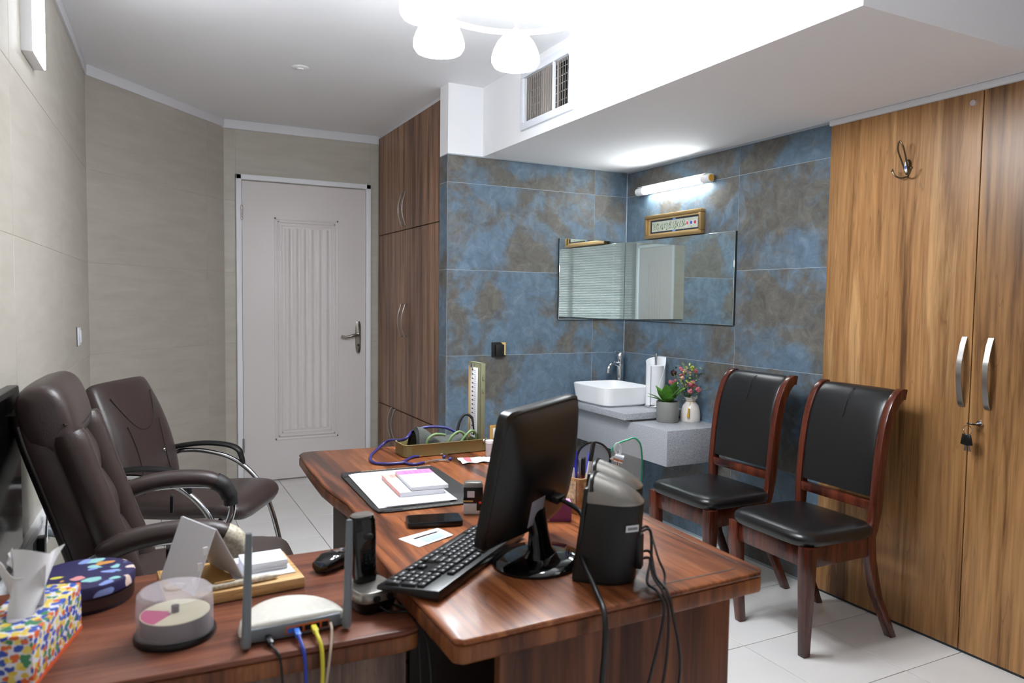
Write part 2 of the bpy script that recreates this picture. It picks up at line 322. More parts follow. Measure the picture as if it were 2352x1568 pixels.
struct('trim_5', MB().box((-.006, -.006, ZS-.012), (-.0005, -.0005, ZS)).box((-1.25, -.006, ZS-.006), (0, -.0005, ZS)).box((-.006, -1.58, ZS-.01), (-.0005, 0, ZS)).box((-.005, -.005, 0), (-.001, -.001, ZS)), 'grout_white', 'thin white caulk line where blue tiles meet the soffit', 'trim')
# wall tiles
Z0 = .012
rows = [(0, Z0)]+[(Z0+.5*i, Z0+.5*(i+1)) for i in range(5)]
def tiles(parent, m, spans, ztop, place, zbot=0, holes=(), gap=.0012, name='wall_tile'):
    for (a, b) in spans:
        for (z0, z1) in rows:
            z0_, z1_ = max(z0, zbot), min(z1, ztop)
            if z1_-z0_ < .02 or b-a < .008: continue
            if any(a < h[1]-1e-4 and b > h[0]+1e-4 and z0_ < h[3]-1e-4 and z1_ > h[2]+1e-4 for h in holes): continue
            c = ((a+b)/2, (z0_+z1_)/2); hw, hz = (b-a)/2-gap, (z1_-z0_)/2-gap
            mb = MB().box((-hw, -.001, -hz), (hw, .008, hz)); o = mb.build(name, m, parent, .0008, 1); place(o, c)
def pl_sink(o, c): o.location = (c[0], 0, c[1])
tiles(ws, 'slate', [(-1.2485, -.2485), (-.2485, -.001)], ZS-.004, pl_sink)
def pl_pier(o, c): o.location = (-1.2485, c[0], c[1]); o.rotation_euler = (0, 0, R(-90))
tiles(ws, 'slate', [(.001, .122)], ZS-.004, pl_pier)
def pl_right(o, c): o.location = (0, c[0], c[1]); o.rotation_euler = (0, 0, R(-90))
tiles(wr, 'slate', [(-1.0, -.001), (-1.585, -1.0)], ZS-.01, pl_right)
def pl_left(o, c): o.location = (0, c[0]-.64, c[1]); o.rotation_euler = (0, 0, R(90))
tiles(wl, 'sandy', [(-3.36+i, -2.36+i) for i in range(4)]+[(-3.5, -3.36)], 2.51, pl_left)
tiles(wl, 'sandy', [(-4.299, -3.5)], 2.51, pl_left, zbot=2.1)
def pl_loc(o, c): o.location = (c[0], 0, c[1])
tiles(wa, 'sandy', [(0, wa_len-.19), (wa_len-.19, wa_len)] if wa_len < 1.25 else [(0, .3), (.3, wa_len)], 2.51, pl_loc)
def pl_door(o, c): o.location = (c[0], YD, c[1])
tiles(wd, 'sandy', [(-2.29, -2.212), (-1.249, -1.172)], 2.505, pl_door)
for a, b in ((-2.212, -1.249),):
    o = MB().box((-(b-a)/2+.0012, -.001, -.153), ((b-a)/2-.0012, .008, .153)).build('wall_tile', 'sandy', wd, .0008, 1); o.location = ((a+b)/2, YD, 2.352)

# ---------------------------------------------------------------- window with blind (behind the photographer, seen in the mirrors)
w1 = thing('window_1', 'window behind the blind, seen in the corner mirrors', 'window', (-2.265, YB-.06, 1.6), kind='structure')
fr = MB()
for a, b in (((-1.01, -.03, -.75), (-.96, .03, .75)), ((.96, -.03, -.75), (1.01, .03, .75)), ((-.96, -.03, -.75), (.96, .03, -.70)), ((-.96, -.03, .70), (.96, .03, .75)), ((-.025, -.03, -.7), (.025, .03, .7))): fr.box(a, b)
fr.build('window_frame', 'frame_paint', w1, .004)
for s in (-1, 1): MB().box((s*.4925-.467, -.004, -.70), (s*.4925+.467, .004, .70)).build('pane', 'glass', w1)
bl = thing('window_blind', 'grey horizontal slat blind in front of the window, reflected in mirror', 'blind', (-2.265, YB+.03, .85))
MB().box((-.995, -.02, 1.5), (.995, .02, 1.54)).build('head_rail', 'blind', bl, .003)
sm = MB().grid(lambda u, v: V((-.99+1.98*u, (v-.5)*.026, .003*(1-(2*v-1)**2))), 1, 4).mesh('slat', 'blind', thick=.0006)
for i in range(68): inst('slat', sm, bl, (0, 0, .02+i*.0218), (R(48), 0, 0))
MB().box((-.995, -.014, -.012), (.995, .014, .006)).build('bottom_rail', 'blind', bl, .003)
for xx in (-.6, .6): MB().cyl((xx, .016, 0), (xx, .016, 1.52), .001, n=6).build('ladder_cord', 'white_plastic', bl)

# ---------------------------------------------------------------- door
dr = thing('door_1', 'pale panelled interior door with silver lever handle', 'door', (-1.73, YD, 0), kind='structure')
fm = MB().box((-.482, -.03, 0), (-.445, .1, 2.196)).box((.445, -.03, 0), (.481, .1, 2.196)).box((-.482, -.03, 2.16), (.481, .1, 2.196)); fm.build('door_frame', 'frame_paint', dr, .004)
lf = MB().box((-.442, -.018, .012), (.442, .03, 2.152)).build('door_leaf', 'door_paint', dr, .003)
pm = MB(); x0, x1, z0, z1 = -.225, .235, .30, 1.91
for k, (e, h, wd_) in enumerate(((0, .006, .014), (.024, .009, .012), (.05, .004, .01))):
    a, b, c, f_ = x0+e, x1-e, z0+e, z1-e
    for q in (((a, c), (a+wd_, f_)), ((b-wd_, c), (b, f_)), ((a, c), (b, c+wd_)), ((a, f_-wd_), (b, f_))): pm.box((q[0][0], -.018-h, q[0][1]), (q[1][0], -.017, q[1][1]))
pm.build('moulding', 'door_paint', lf, .003)
n = 6; ww = (x1-x0-.13)/n
for i in range(n):
    a = x0+.065+i*ww
    rb = MB().loft([[V((a+.006+(ww-.012)*j/10, -.018-.009*math.sin(math.pi*j/10), z)) for j in range(11)]+[V((a+ww-.006, -.014, z)), V((a+.006, -.014, z))] for z in (z0+.075, z0+.095, z1-.095, z1-.075)])
    rb.build('flute', 'door_paint', lf)
hd = MB().loft([sring((.385, -.018-t, 1.045), (1, 0, 0), (0, 0, 1), .021*s, .125*s, 24, 3.2) for t, s in ((0, 1), (.006, 1), (.009, .86))]).build('handle_plate', 'nickel', dr)
MB().cyl((.385, -.02, 1.06), (.385, -.055, 1.06), .013).build('spindle', 'chrome', dr)
MB().tube(crv([(.385, -.055, 1.06), (.35, -.06, 1.062), (.31, -.06, 1.052), (.275, -.058, 1.048), (.25, -.056, 1.056)]), [.011]*12+[.009]*13, 10).build('lever', 'nickel', dr)
MB().cyl((.385, -.026, .985), (.385, -.032, .985), .009).build('keyhole', 'dark_edge', dr)
for zz in (1.168, .922): MB().ball((.385, -.026, zz), .007, n=10, k=6).build('screw', 'chrome', dr)
for zz in (.28, 1.93): MB().cyl((-.445, -.033, zz-.05), (-.445, -.033, zz+.05), .007, n=10).build('hinge', 'steel', dr)

d2 = thing('door_2', 'second pale door on the left wall, seen only in the mirror', 'door', lw(-3.88, 0), R(90)+LT, kind='structure')
MB().box((-.4, -.012, 0), (-.36, .0, 2.1)).box((.36, -.012, 0), (.4, .0, 2.1)).box((-.4, -.012, 2.06), (.4, 0, 2.1)).build('door_frame', 'frame_paint', d2, .003)
l2 = MB().box((-.358, -.008, .01), (.358, .0, 2.055)).build('door_leaf', 'door_paint', d2, .002)
for i in range(6): MB().cyl((-.15+i*.06, -.008, .4), (-.15+i*.06, -.008, 1.85), .012, n=10).build('flute', 'door_paint', l2)
# ---------------------------------------------------------------- built-in wardrobe beside the door
wb = thing('wardrobe', 'tall built-in walnut wardrobe with steel bow handles beside the door', 'wardrobe', (XC, .85, 0))
YA, YE = .125-.85, YD-.02-.85
MB().box((.004, YA, 0), (.5, YE, 2.545)).build('body', 'darkpanel', wb)
MB().box((-.012, YA, 2.545), (.3, YE, ZC-.001)).build('top_filler', 'trim_paint', wb)
def bow(h, dpt, r):     # bow handle standing off a face that looks along -x
    return MB().tube(crv([(0, 0, -h), (-.012, 0, -h*.97), (-dpt*.55, 0, -h*.8), (-dpt, 0, -h*.3), (-dpt, 0, h*.3), (-dpt*.55, 0, h*.8), (-.012, 0, h*.97), (0, 0, h)], 5), r, 8, flat=.6)
bw = bow(.112, .034, .0065).mesh('handle', 'steel')
ym = .93-.85
for (z0, z1, hz) in ((1.817, 2.543, 1.955), (.549, 1.811, 1.19), (.06, .541, .435)):
    for (a, b, s) in ((YA, ym, -1), (ym, YE, 1)):
        if z0 < .1: a, b = (YA, .30) if s < 0 else (.30, YE)
        dd = MB().box((-.018, a+.0015, z0), (.002, b-.0015, z1)).build('door', 'walnut', wb, .0012, 1)
        e = (b if s < 0 else a)
        inst('handle', bw, dd, (-.018, e+s*.042, hz))
MB().box((.0, YA, 0), (.4, YE, .058)).build('plinth', 'darkpanel', wb)

# ---------------------------------------------------------------- wooden cabinet on the right
cb = thing('storage_cabinet', 'floor-to-soffit golden wood cabinet behind the right chair', 'cabinet', (0, -2.265, 0))
for (a, b) in ((-1.585+2.265, 0), (0, -.72), (-.72, -1.44), (-1.44, -2.02)):
    dd = MB().box((-.016, min(a, b)+.0018, .012), (-.003, max(a, b)-.0018, 2.146)).build('door', 'olivewood', cb, .0012, 1)
MB().box((-.003, -2.03, 0), (-.0002, .68, 2.146)).build('carcass', 'darkpanel', cb)
MB().box((-.008, -2.03, 0), (-.003, .68, .011)).build('toe_strip', 'dark_edge', cb)
hm = MB()
pr_ = [(-.0, -.135), (-.006, -.13), (-.016, -.105), (-.03, -.03), (-.03, .03), (-.024, .06), (-.014, .1), (-.004, .125), (0, .135)]
cc = crv([(x, 0, z) for x, z in pr_], 4)
hm.loft([[p+V((0, -.0105, 0)), p+V((0, .0105, 0)), p+V((.005, .0105, 0)), p+V((.005, -.0105, 0))] for p in cc])
hmm = hm.mesh('handle', 'steel', .001, 1)
for yy in (.04, -.058): inst('handle', hmm, cb, (-.018, yy-.012, 1.09))
MB().cyl((-.016, -.045, .90), (-.026, -.045, .90), .012, .0105).build('lock', 'chrome', cb)
MB().cyl((-.016, .038, 2.106), (-.022, .038, 2.106), .014, .011).build('screw_cap', 'chrome', cb)
ky = thing('key_ring', 'bunch of black-headed keys hanging from the cabinet lock', 'keys', (-.03, -2.31, .90))
MB().obox((-.02, .012, -.002), (.03, .022, .006), (0, .2, 0)).build('key_head', 'plastic_black', ky, .002)
MB().cyl((-.008, 0, 0), (.012, 0, 0), .003, n=8).build('key_shaft', 'chrome', ky)
MB().tube([V((-.03+.0*math.cos(a), .02+.017*math.cos(a), -.025+.017*math.sin(a))) for a in [i*math.pi/12 for i in range(24)]], .0012, 6, True).build('ring', 'chrome', ky)
for i, (yy, a) in enumerate(((.03, .15), (.012, -.2))):
    MB().obox((-.03-.005*i, yy, -.062), (.007, .024, .042), (a, 0, 0)).build('key_head', 'plastic_black', ky, .003)
    MB().obox((-.03-.005*i, yy-.004, -.093), (.003, .008, .022), (a, 0, 0)).build('key_blade', 'steel', ky)
hk = thing('coat_hook', 'brass coat hook with porcelain inlay on the wooden cabinet', 'hook', (-.017, -1.972, 1.885))
MB().loft([sring((-t, 0, .02), (0, 1, 0), (0, 0, 1), .014*s, .032*s, 20, 2.2) for t, s in ((0, 1), (.006, 1), (.012, .8))]).build('backplate', 'bronze', hk)
MB().loft([sring((-.012-t, 0, .022), (0, 1, 0), (0, 0, 1), .009*s, .024*s, 16) for t, s in ((0, 1), (.003, .9), (.005, .4))]).build('inlay', 'ceramic', hk)
MB().ball((-.017, 0, .018), .004, (.4, 1, 1.8), 8, 6).build('painted_flower', 'flower_blue', hk)
MB().tube(crv([(-.008, .006, .0), (-.03, .012, .05), (-.05, .014, .09), (-.055, .004, .12), (-.05, -.008, .10), (-.03, -.01, .05), (-.008, -.006, 0)], 5), .0034, 8).build('upper_loop', 'bronze', hk)
for s in (1, -1):
    MB().tube(crv([(-.006, 0, -.018), (-.022, s*.014, -.024), (-.036, s*.03, -.014), (-.04, s*.042, .006)], 5), .0034, 8).ball((-.04, s*.042, .008), .006, n=10, k=6).build('lower_hook', 'bronze', hk)

# ---------------------------------------------------------------- air vent, wall light, picture, mirrors
vt = thing('air_vent', 'white air vent grille with dusty slats on the soffit face', 'vent', (XS, -.753, 2.372))
vf = MB(); ho, vo, hi, vi = .258, .15, .222, .114
for a, b in (((-ho, -vo), (ho, -vi)), ((-ho, vi), (ho, vo)), ((-ho, -vi), (-hi, vi)), ((hi, -vi), (ho, vi)), ((-.085, -vi), (-.072, vi))): vf.box((-.016, a[0], a[1]), (0, b[0], b[1]))
vf.build('frame', 'vent_white', vt, .003)
MB().box((.10, -hi-.02, -vi-.02), (.102, hi+.02, vi+.02)).box((.03, -hi-.02, -vi-.02), (.1, -hi-.015, vi+.02)).box((.03, hi+.015, -vi-.02), (.1, hi+.02, vi+.02)).box((.03, -hi-.02, -vi-.02), (.1, hi+.02, -vi-.015)).box((.03, -hi-.02, vi+.015), (.1, hi+.02, vi+.02)).build('backing', 'black_void', vt)
vs = MB().box((-.0008, -.0075, -vi), (.0008, .0075, vi)).mesh('slat', 'vent_slat', .0008, 1)
for i in range(20):
    yy = -.208+i*.0222
    if -.088 < yy < -.069: continue
    inst('slat', vs, vt, (.004, yy, 0), (0, 0, R(-46 if i < 5 else (-76 if i < 13 else -64))), (1, 1, 1))
MB().box((.02, -hi, -.03), (.022, hi, -.026)).box((.02, -hi, .045), (.022, hi, .049)).box((.02, -hi, .01), (.022, hi, .013)).box((.02, -hi, -.07), (.022, hi, -.067)).box((.02, -hi, .085), (.022, hi, .088)).build('rear_bar', 'vent_slat', vt)
lt = thing('wall_lamp', 'lit fluorescent tube lamp above the framed picture', 'lamp', (0, -.5, 2.02))
MB().box((-.02, -.31, -.016), (0, .31, .022)).build('mount', 'white_plastic', lt, .006)
MB().box((-.062, -.31, .0245), (0, .31, .028)).build('top_shield', 'white_plastic', lt, .002)
MB().cyl((-.046, -.27, 0), (-.046, .255, 0), .021, n=20).build('tube', 'tube_glow', lt)
for s, a, b in ((1, .255, .325), (-1, -.27, -.335)):
    MB().cyl((-.046, a, 0), (-.046, b, 0), .024, n=24).build('end_cap', 'white_plastic', lt, .003)
MB().cyl((-.046, -.3351, 0), (-.046, -.338, 0), .018, n=20).build('switch', 'amber', lt)
pf = thing('framed_picture', 'gilt framed calligraphy panel with painted flowers resting on the mirror', 'picture', (-.002, -.494, 1.7265))
hw, hh = .255, .14
for (p0, p1, t_) in (((-hw, 0), (hw, .02), 0), ((-hw, hh-.02), (hw, hh), 0), ((-hw, .02), (-hw+.02, hh-.02), 0), ((hw-.02, .02), (hw, hh-.02), 0)):
    MB().box((-.034, p0[0], p0[1]), (0, p1[0], p1[1])).build('frame_rail', 'gold', pf, .004)
for (p0, p1) in (((-.235, .02), (.235, .03)), ((-.235, .11), (.235, .12)), ((-.235, .03), (-.222, .11)), ((.222, .03), (.235, .11))):
    MB().box((-.02, p0[0], p0[1]), (-.002, p1[0], p1[1])).build('slip', 'gold_light', pf, .002)
MB().box((-.012, -.222, .03), (-.010, .222, .11)).build('border', 'slateblue', pf)
MB().box((-.0125, -.208, .04), (-.0119, .208, .1)).build('parchment', 'parchment', pf)
for i, (yy, c) in enumerate(((-.185, 'flower_red'), (-.152, 'flower_blue'), (-.119, 'redprint'))):
    MB().lathe([(.0, 0), (.014, 0), (.014, .0005), (0, .0005)], 16).x(Mx.Translation((-.0126, yy, .07))@Mx.Rotation(R(-90), 4, 'Y')).build('flower', 'white_paper', pf)
    MB().lathe([(.0, 0), (.010, 0), (.010, .0005), (0, .0005)], 16).x(Mx.Translation((-.0132, yy, .07))@Mx.Rotation(R(-90), 4, 'Y')).build('flower_heart', c, pf)
cg = MB()
for i in range(15):
    yy = -.09+i*.0195+random.uniform(-.004, .004); h_ = random.uniform(.012, .022)
    cg.tube(crv([(-.0128, yy-.008, .07+h_), (-.0128, yy+.003, .07+random.uniform(-.005, .008)), (-.0128, yy-.002, .07-h_*.8), (-.0128, yy+.012, .07-h_)], 4), [.0022]*13, 5, flat=.3)
cg.build('calligraphy', 'ink_green', pf)
cg = MB()
for i in range(26): cg.ball((-.0128, -.2+random.random()*.4, .045+random.random()*.05), .0035, (.15, 1, 1.3), 7, 4)
cg.build('leaf_scrolls', 'leaf', pf)
for zz in (.104, .036): MB().ball((-.0123, .0, zz), .016, (.06, 1, .4), 12, 6).build('ornament', 'sky_orn', pf)
def mirror(nm, lb, box_a, box_b, fa, fb):
    t = thing(nm, lb, 'mirror'); MB().box(box_a, box_b).build('backing', 'dark_edge', t); MB().box(fa, fb).build('glass', 'mirror_glass', t, .0015, 1); return t
mirror('wall_mirror', 'wide frameless mirror on the right wall under the picture', (-.012, -1.0, 1.222), (0, -.012, 1.722), (-.018, -1.0, 1.222), (-.012, -.0185, 1.722))
mirror('wall_mirror', 'smaller square frameless mirror on the sink wall reflecting the blind', (-.51, -.012, 1.225), (-.0185, 0, 1.725), (-.51, -.018, 1.225), (-.0185, -.012, 1.725))

# ---------------------------------------------------------------- switches and sockets
so = thing('wall_socket', 'black square wall socket with peeling cover on the blue wall', 'socket', (-.916, 0, 1.046))
MB().box((-.045, -.012, -.043), (.045, 0, .043)).build('cover', 'socket_black', so, .003)
MB().box((-.027, -.032, -.04), (.027, -.012, .03)).build('plug', 'plastic_soft', so, .004)
MB().prism([(.028, -.03), (.044, -.036), (.044, .042), (.012, .042), (.026, .03)], 0, .001).x(Mx.Translation((0, -.0125, 0))@Mx.Rotation(R(90), 4, 'X')).build('bare_patch', 'pale_yellow', so)
so = thing('wall_socket', 'white power socket in wooden surround low on the blue wall', 'socket', (-.918, 0, .544))
MB().box((-.05, -.01, -.048), (.05, 0, .048)).build('surround', 'brass_wood', so, .003)
MB().box((-.031, -.014, -.031), (.031, -.01, .031)).build('faceplate', 'white_plastic', so, .002)
MB().cyl((0, -.0141, 0), (0, -.015, 0), .022).build('recess', 'ink_soft', so)
for xx, zz in ((-.01, 0), (.01, 0), (0, .012), (0, -.012)): MB().cyl((xx, -.0151, zz), (xx, -.0155, zz), .003, n=8).build('hole', 'black_void', so)
sw = thing('light_switch', 'white light switch in the corner of the beige left wall', 'switch', lw(.13, 1.14), LT)
MB().box((0, -.043, -.043), (.010, .043, .043)).build('plate', 'white_plastic', sw, .003)
MB().box((.010, -.025, -.03), (.016, .025, .03)).build('rocker', 'white_paper', sw, .003)
MB().box((0, -.046, -.046), (.004, -.043, .046)).build('side_edge', 'slateblue', sw)
cr_ = thing('smoke_detector', 'small round white cover on the ceiling', 'detector', (-2.043, .139, ZC))
MB().lathe([(0, -.006), (.03, -.006), (.045, -.002), (.047, 0), (0, 0)], 24).build('cover_ring', 'ceiling_paint', cr_)
MB().lathe([(0, -.011), (.014, -.011), (.018, -.006), (0, -.006)], 20).build('cover_centre', 'ceiling_paint', cr_)

# left wall: light box, screen, cable trunking
lb = thing('light_box', 'lit rectangular light box high on the left wall', 'light box', lw(-1.06, 2.10), LT)
MB().box((0, -.112, 0), (.034, .112, .40)).build('case', 'white_plastic', lb, .003)
MB().box((.034, -.108, .004), (.038, .108, .396)).build('light_panel', 'box_glow', lb)
ts = thing('flat_screen', 'black flat screen on the left wall at the photo edge', 'screen', lw(-1.93, .635), LT)
MB().box((.004, -.40, 0), (.035, .40, .455)).build('case', 'plastic_black', ts, .006)
MB().box((.035, -.385, .015), (.037, .385, .44)).build('panel', 'screen', ts)
MB().box((-.0, -.1, .1), (.006, .1, .22)).build('bracket', 'plastic_soft', ts)
tk = thing('cable_trunking', 'white cable trunking along the left wall behind the leather chair', 'trunking', lw(-1.2, .495), LT)
MB().box((0, -1.6, 0), (.022, 1.0, .105)).build('channel', 'white_plastic', tk, .003)
MB().box((.022, -1.6, .08), (.026, 1.0, .103)).build('lid', 'white_plastic', tk, .001)
MB().box((.022, .10, .012), (.03, .18, .078)).build('outlet', 'white_plastic', tk, .002)
MB().box((.022, -.10, .012), (.028, -.02, .078)).build('outlet', 'grey_plastic', tk, .002)
pg = thing('power_plug', 'grey power plug with dangling cord in the wall trunking', 'plug', lw(-1.06, .54, .03), LT)
MB().loft([sring((0+.012*i, 0, -.006*i), (0, 1, 0), (0, 0, 1), .016-.002*i, .018-.002*i, 14, 3) for i in range(4)]).build('plug_body', 'grey_plastic', pg)
MB().tube(crv([(.036, 0, -.018), (.05, 0, -.06), (.045, -.01, -.2), (.04, -.02, -.5)]), .003, 8).build('cord', 'rubber_black', pg)
pg = thing('power_plug', 'black plug with cord in the wall trunking', 'plug', lw(-1.26, .54, .028), LT)
MB().box((0, -.02, -.045), (.022, .02, .04)).build('plug_body', 'plastic_black', pg, .004)
MB().tube(crv([(.02, .02, .03), (.016, .06, .055), (.012, .11, .075), (.008, .16, .085)]), .003, 8).build('cord', 'rubber_black', pg)

# ---------------------------------------------------------------- chandelier
CX, CY, RR, ZB = -1.709, -1.737, .313, 2.2
ch = thing('ceiling_lamp', 'ring chandelier with glowing white dome shades', 'chandelier', (CX, CY, ZC))
rz = 2.338-ZC
MB().tube([V((RR*math.cos(a), RR*math.sin(a), rz)) for a in [2*math.pi*i/48 for i in range(48)]], .011, 8, True).build('ring', 'cream_metal', ch)
MB().lathe([(0, 0), (.065, 0), (.06, -.02), (.02, -.03), (.012, rz), (0, rz-.012)], 24).build('canopy', 'cream_metal', ch)
dome = MB().lathe([(.099, .058), (.1005, .045), (.1, .03), (.089, .013), (.058, .003), (.0, 0)], 32).mesh('lit_bowl', 'shade')
dtop = MB().lathe([(.011, .152), (.03, .15), (.055, .137), (.077, .112), (.093, .08), (.099, .058), (0, .058)], 32).mesh('shade_top', 'shade_off')
cap = MB().lathe([(0, .17), (.012, .17), (.018, .154), (.022, .146), (0, .146)], 16).mesh('shade_holder', 'cream_metal')
fa = math.atan2(math.cos(YAW), math.sin(YAW))
for k in range(6):
    a = fa+k*math.pi/3; p = (RR*math.cos(a), RR*math.sin(a), ZB-ZC)
    sh = inst('shade', dtop, ch, p, (0, 0, 0), (.893, .893, .893)); inst('shade_holder', cap, sh, (0, 0, 0)); inst('lit_bowl', dome, sh, (0, 0, 0))
    if k % 2 == 0: MB().cyl((.01*math.cos(a), .01*math.sin(a), rz), (RR*math.cos(a), RR*math.sin(a), rz), .0035, n=8).build('spoke', 'cream_metal', ch)

# ---------------------------------------------------------------- vanity, basin and things on it
vn = thing('vanity_counter', 'grey speckled stone wall-hung counter with stepped slab', 'counter', (0, 0, .485))
MB().box((-.40, -.955, 0), (-.001, -.001, .187)).build('body', 'quartz', vn, .002)
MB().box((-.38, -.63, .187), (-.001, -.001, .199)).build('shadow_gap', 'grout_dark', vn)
MB().box((-.445, -.645, .199), (-.001, -.001, .236)).build('slab', 'quartz', vn, .002)
sk = thing('wash_basin', 'white rectangular ceramic vessel basin on the stone slab', 'basin', (-.262, -.24, .7215))
def rr(z, a, b, dx=0): return sring((dx, 0, z), (1, 0, 0), (0, 1, 0), a, b, 40, 7)
MB().loft([rr(0, .145, .172), rr(.012, .16, .186), rr(.1, .172, .196), rr(.113, .173, .197), rr(.115, .170, .194), rr(.112, .166, .19), rr(.06, .155, .18), rr(.022, .135, .16), rr(.018, .02, .02)]).build('bowl', 'ceramic', sk)
MB().cyl((0, 0, .019), (0, 0, .023), .02).build('drain', 'chrome', sk)
fc = thing('basin_faucet', 'chrome pillar faucet behind the white basin', 'faucet', (-.065, -.014, .72))
for q in fc.children: pass
fc.location = (-.056, -.04, .7215); fc.scale = (1.15, 1.15, 1.08)
MB().cyl((0, 0, 0), (0, 0, .2), .021).build('column', 'chrome', fc, .003)
MB().lathe([(0, .2), (.017, .2), (.019, .215), (.019, .262), (.015, .268), (0, .268)], 20).build('lever_top', 'chrome', fc)
MB().tube(crv([(-.0, 0, .19), (-.05, -.01, .205), (-.085, -.02, .19), (-.095, -.022, .15)]), [.013]*19, 12).build('spout', 'chrome', fc)
MB().cyl((0, 0, 0), (0, 0, .012), .028).build('base_flange', 'chrome', fc)
MB().cyl((0, 0, .256), (-.04, -.01, .275), .005, .006, 8).build('lever', 'chrome', fc)
th = thing('towel_holder', 'white metal paper towel holder with chrome base', 'towel holder', (-.115, -.485, .7215))
MB().lathe([(0, 0), (.062, 0), (.062, .008), (.056, .014), (0, .014)], 32).build('base', 'chrome', th)
MB().cyl((0, 0, .014), (0, 0, .31), .008).lathe([(0, .31), (.014, .31), (.014, .316), (0, .316)], 16).build('post', 'chrome', th)
MB().lathe([(.01, .016), (.045, .016), (.045, .245), (.02, .246), (.01, .246)], 32).build('paper_roll', 'white_paper', th)
sh_ = MB(); ang = [R(-130+330*i/40) for i in range(41)]
# open cylinder wrap: low at the front left, rising to the right
def wrapz(i): t = (40-i)/40; return .06+.235*(min(1, t/.28)**.75) if t < .5 else .295-.05*((t-.5)/.5)**1.5
sh_.add([V((.056*math.cos(a), .056*math.sin(a), .014)) for a in ang]+[V((.058*math.cos(a), .058*math.sin(a), wrapz(40-i) if i > 6 else wrapz(40-i))) for i, a in enumerate(ang)], [(i, i+1, 42+i, 41+i) for i in range(40)])
sh_.build('wrap', 'ceramic', th, thick=.002)
pt = thing('potted_plant', 'small green leafy plant in a grey pot on the counter', 'plant', (-.2, -.706, .6725))
MB().lathe([(0, 0), (.057, 0), (.061, .006), (.063, .112), (.061, .116), (.057, .114), (.055, .1), (0, .1)], 36).build('pot', 'pot_grey', pt)
MB().lathe([(0, .1), (.055, .1), (.052, .106), (0, .107)], 24).build('soil', 'soil', pt)
def leaf(L, W, bend, az, el, base=(0, 0, .1)):
    def fn(u, v):
        wv = W*math.sin(math.pi*min(1, v**.8*.97+.03))*(u-.5); s_ = v*L
        x_ = s_*math.cos(el+bend*v); z_ = s_*math.sin(el+bend*v*.5)+abs(u-.5)*W*.5*math.sin(math.pi*v)
        return V((x_, wv*2, z_))
    mb = MB().grid(fn, 4, 10); return mb.x(Mx.Translation(base)@Mx.Rotation(az, 4, 'Z'))
for az, el, L, W in ((200, 55, .1, .022), (175, 30, .10, .02), (225, 75, .105, .026), (262, 80, .115, .03), (300, 70, .095, .026), (335, 60, .1, .024), (10, 48, .105, .018), (30, 70, .09, .022), (150, 40, .085, .02), (245, 40, .07, .02), (100, 65, .09, .02)):
    leaf(L*1.22, W*1.2, -.35, R(az), R(el), (.016*math.cos(R(az)), .016*math.sin(R(az)), .105)).build('leaf', 'leaf', pt, thick=.0008)
vs_ = thing('flower_vase', 'cream glazed vase with gold tassel holding pink artificial flowers', 'vase', (-.066, -.742, .6725))
MB().lathe([(0, 0), (.052, 0), (.055, .005), (.055, .03), (.052, .062), (.044, .09), (.03, .107), (.025, .113), (.027, .12), (.036, .134), (.034, .136), (.024, .122), (.021, .112), (0, .1)], 40, wob=lambda a, z: 1+.06*math.sin(9*a)*(1 if z > .118 else 0)).build('vase_body', 'vase_glaze', vs_)
MB().tube([V((.0262*math.cos(a), .0262*math.sin(a), .113)) for a in [i*math.pi/10 for i in range(20)]], .0012, 6, True).build('cord', 'tassel', vs_)
MB().tube(crv([(-.02, -.02, .112), (-.034, -.031, .1), (-.045, -.037, .08)], 4), .001, 6).cyl((-.0447, -.0372, .08), (-.0450, -.0375, .066), .004, .0045, 10).cyl((-.0450, -.0375, .066), (-.049, -.0395, .03), .0045, .008, 10).build('tassel', 'tassel', vs_)
fl_ = thing('artificial_flowers', 'bouquet of pink and dark artificial flowers in the cream vase', 'flowers', (-.084, -.742, .79))
fl_.scale = (1.0, 1.25, 1.2)
random.seed(11)
stm = MB(); heads = []
for i in range(20):
    a = random.uniform(0, 2*math.pi); r_ = random.uniform(.02, .078); hz = random.uniform(.06, .16)-.3*max(0, r_-.05)
    x_ = r_*math.cos(a)*.95; y_ = r_*math.sin(a)
    if x_ > .045: x_ = .045
    heads.append((x_, y_, hz))
heads += [(-.062, .045, .125), (-.068, .058, .082), (-.045, -.055, .05), (-.01, -.075, .06)]
for (x_, y_, hz) in heads: stm.tube(crv([(0, 0, -.04), (x_*.2, y_*.2, .02), (x_, y_, hz)], 4), .0011, 5)
stm.build('stems', 'leaf_dark', fl_)
kinds = ['rose', 'rose', 'rose_pale', 'rose', 'rose_pale', 'lime']
def bloom(r_):
    mb = MB().ball((0, 0, 0), r_*.62, (1, 1, 1), 10, 6)
    for k in range(7):
        az = k*2.4; tl = .35+.08*k
        pet = MB().grid(lambda u, v: V(((u-.5)*r_*1.1*math.sin(math.pi*(.25+.6*v)), r_*(.35+.25*v), r_*(-.45+1.2*v)+(-.5*(u-.5)**2*r_))), 4, 4)
        mb.add([Mx.Rotation(az, 4, 'Z')@Mx.Rotation(-tl*.45, 4, 'X')@p for p in pet.v], pet.f)
    return mb
for i, (x_, y_, hz) in enumerate(heads):
    if i == 20: k, r_ = 'rose_dark', .019
    else: k, r_ = kinds[i % 6], random.uniform(.010, .0155)
    if i >= 21: r_ = .017; k = 'rose'
    o = bloom(r_).build('blossom', k, fl_); o.location = (x_, y_, hz); o.rotation_euler = (random.uniform(-.6, .6), random.uniform(-.6, .6), random.random()*6)
lv = {'leaf_olive': MB(), 'leaf_dark': MB(), 'lime': MB()}
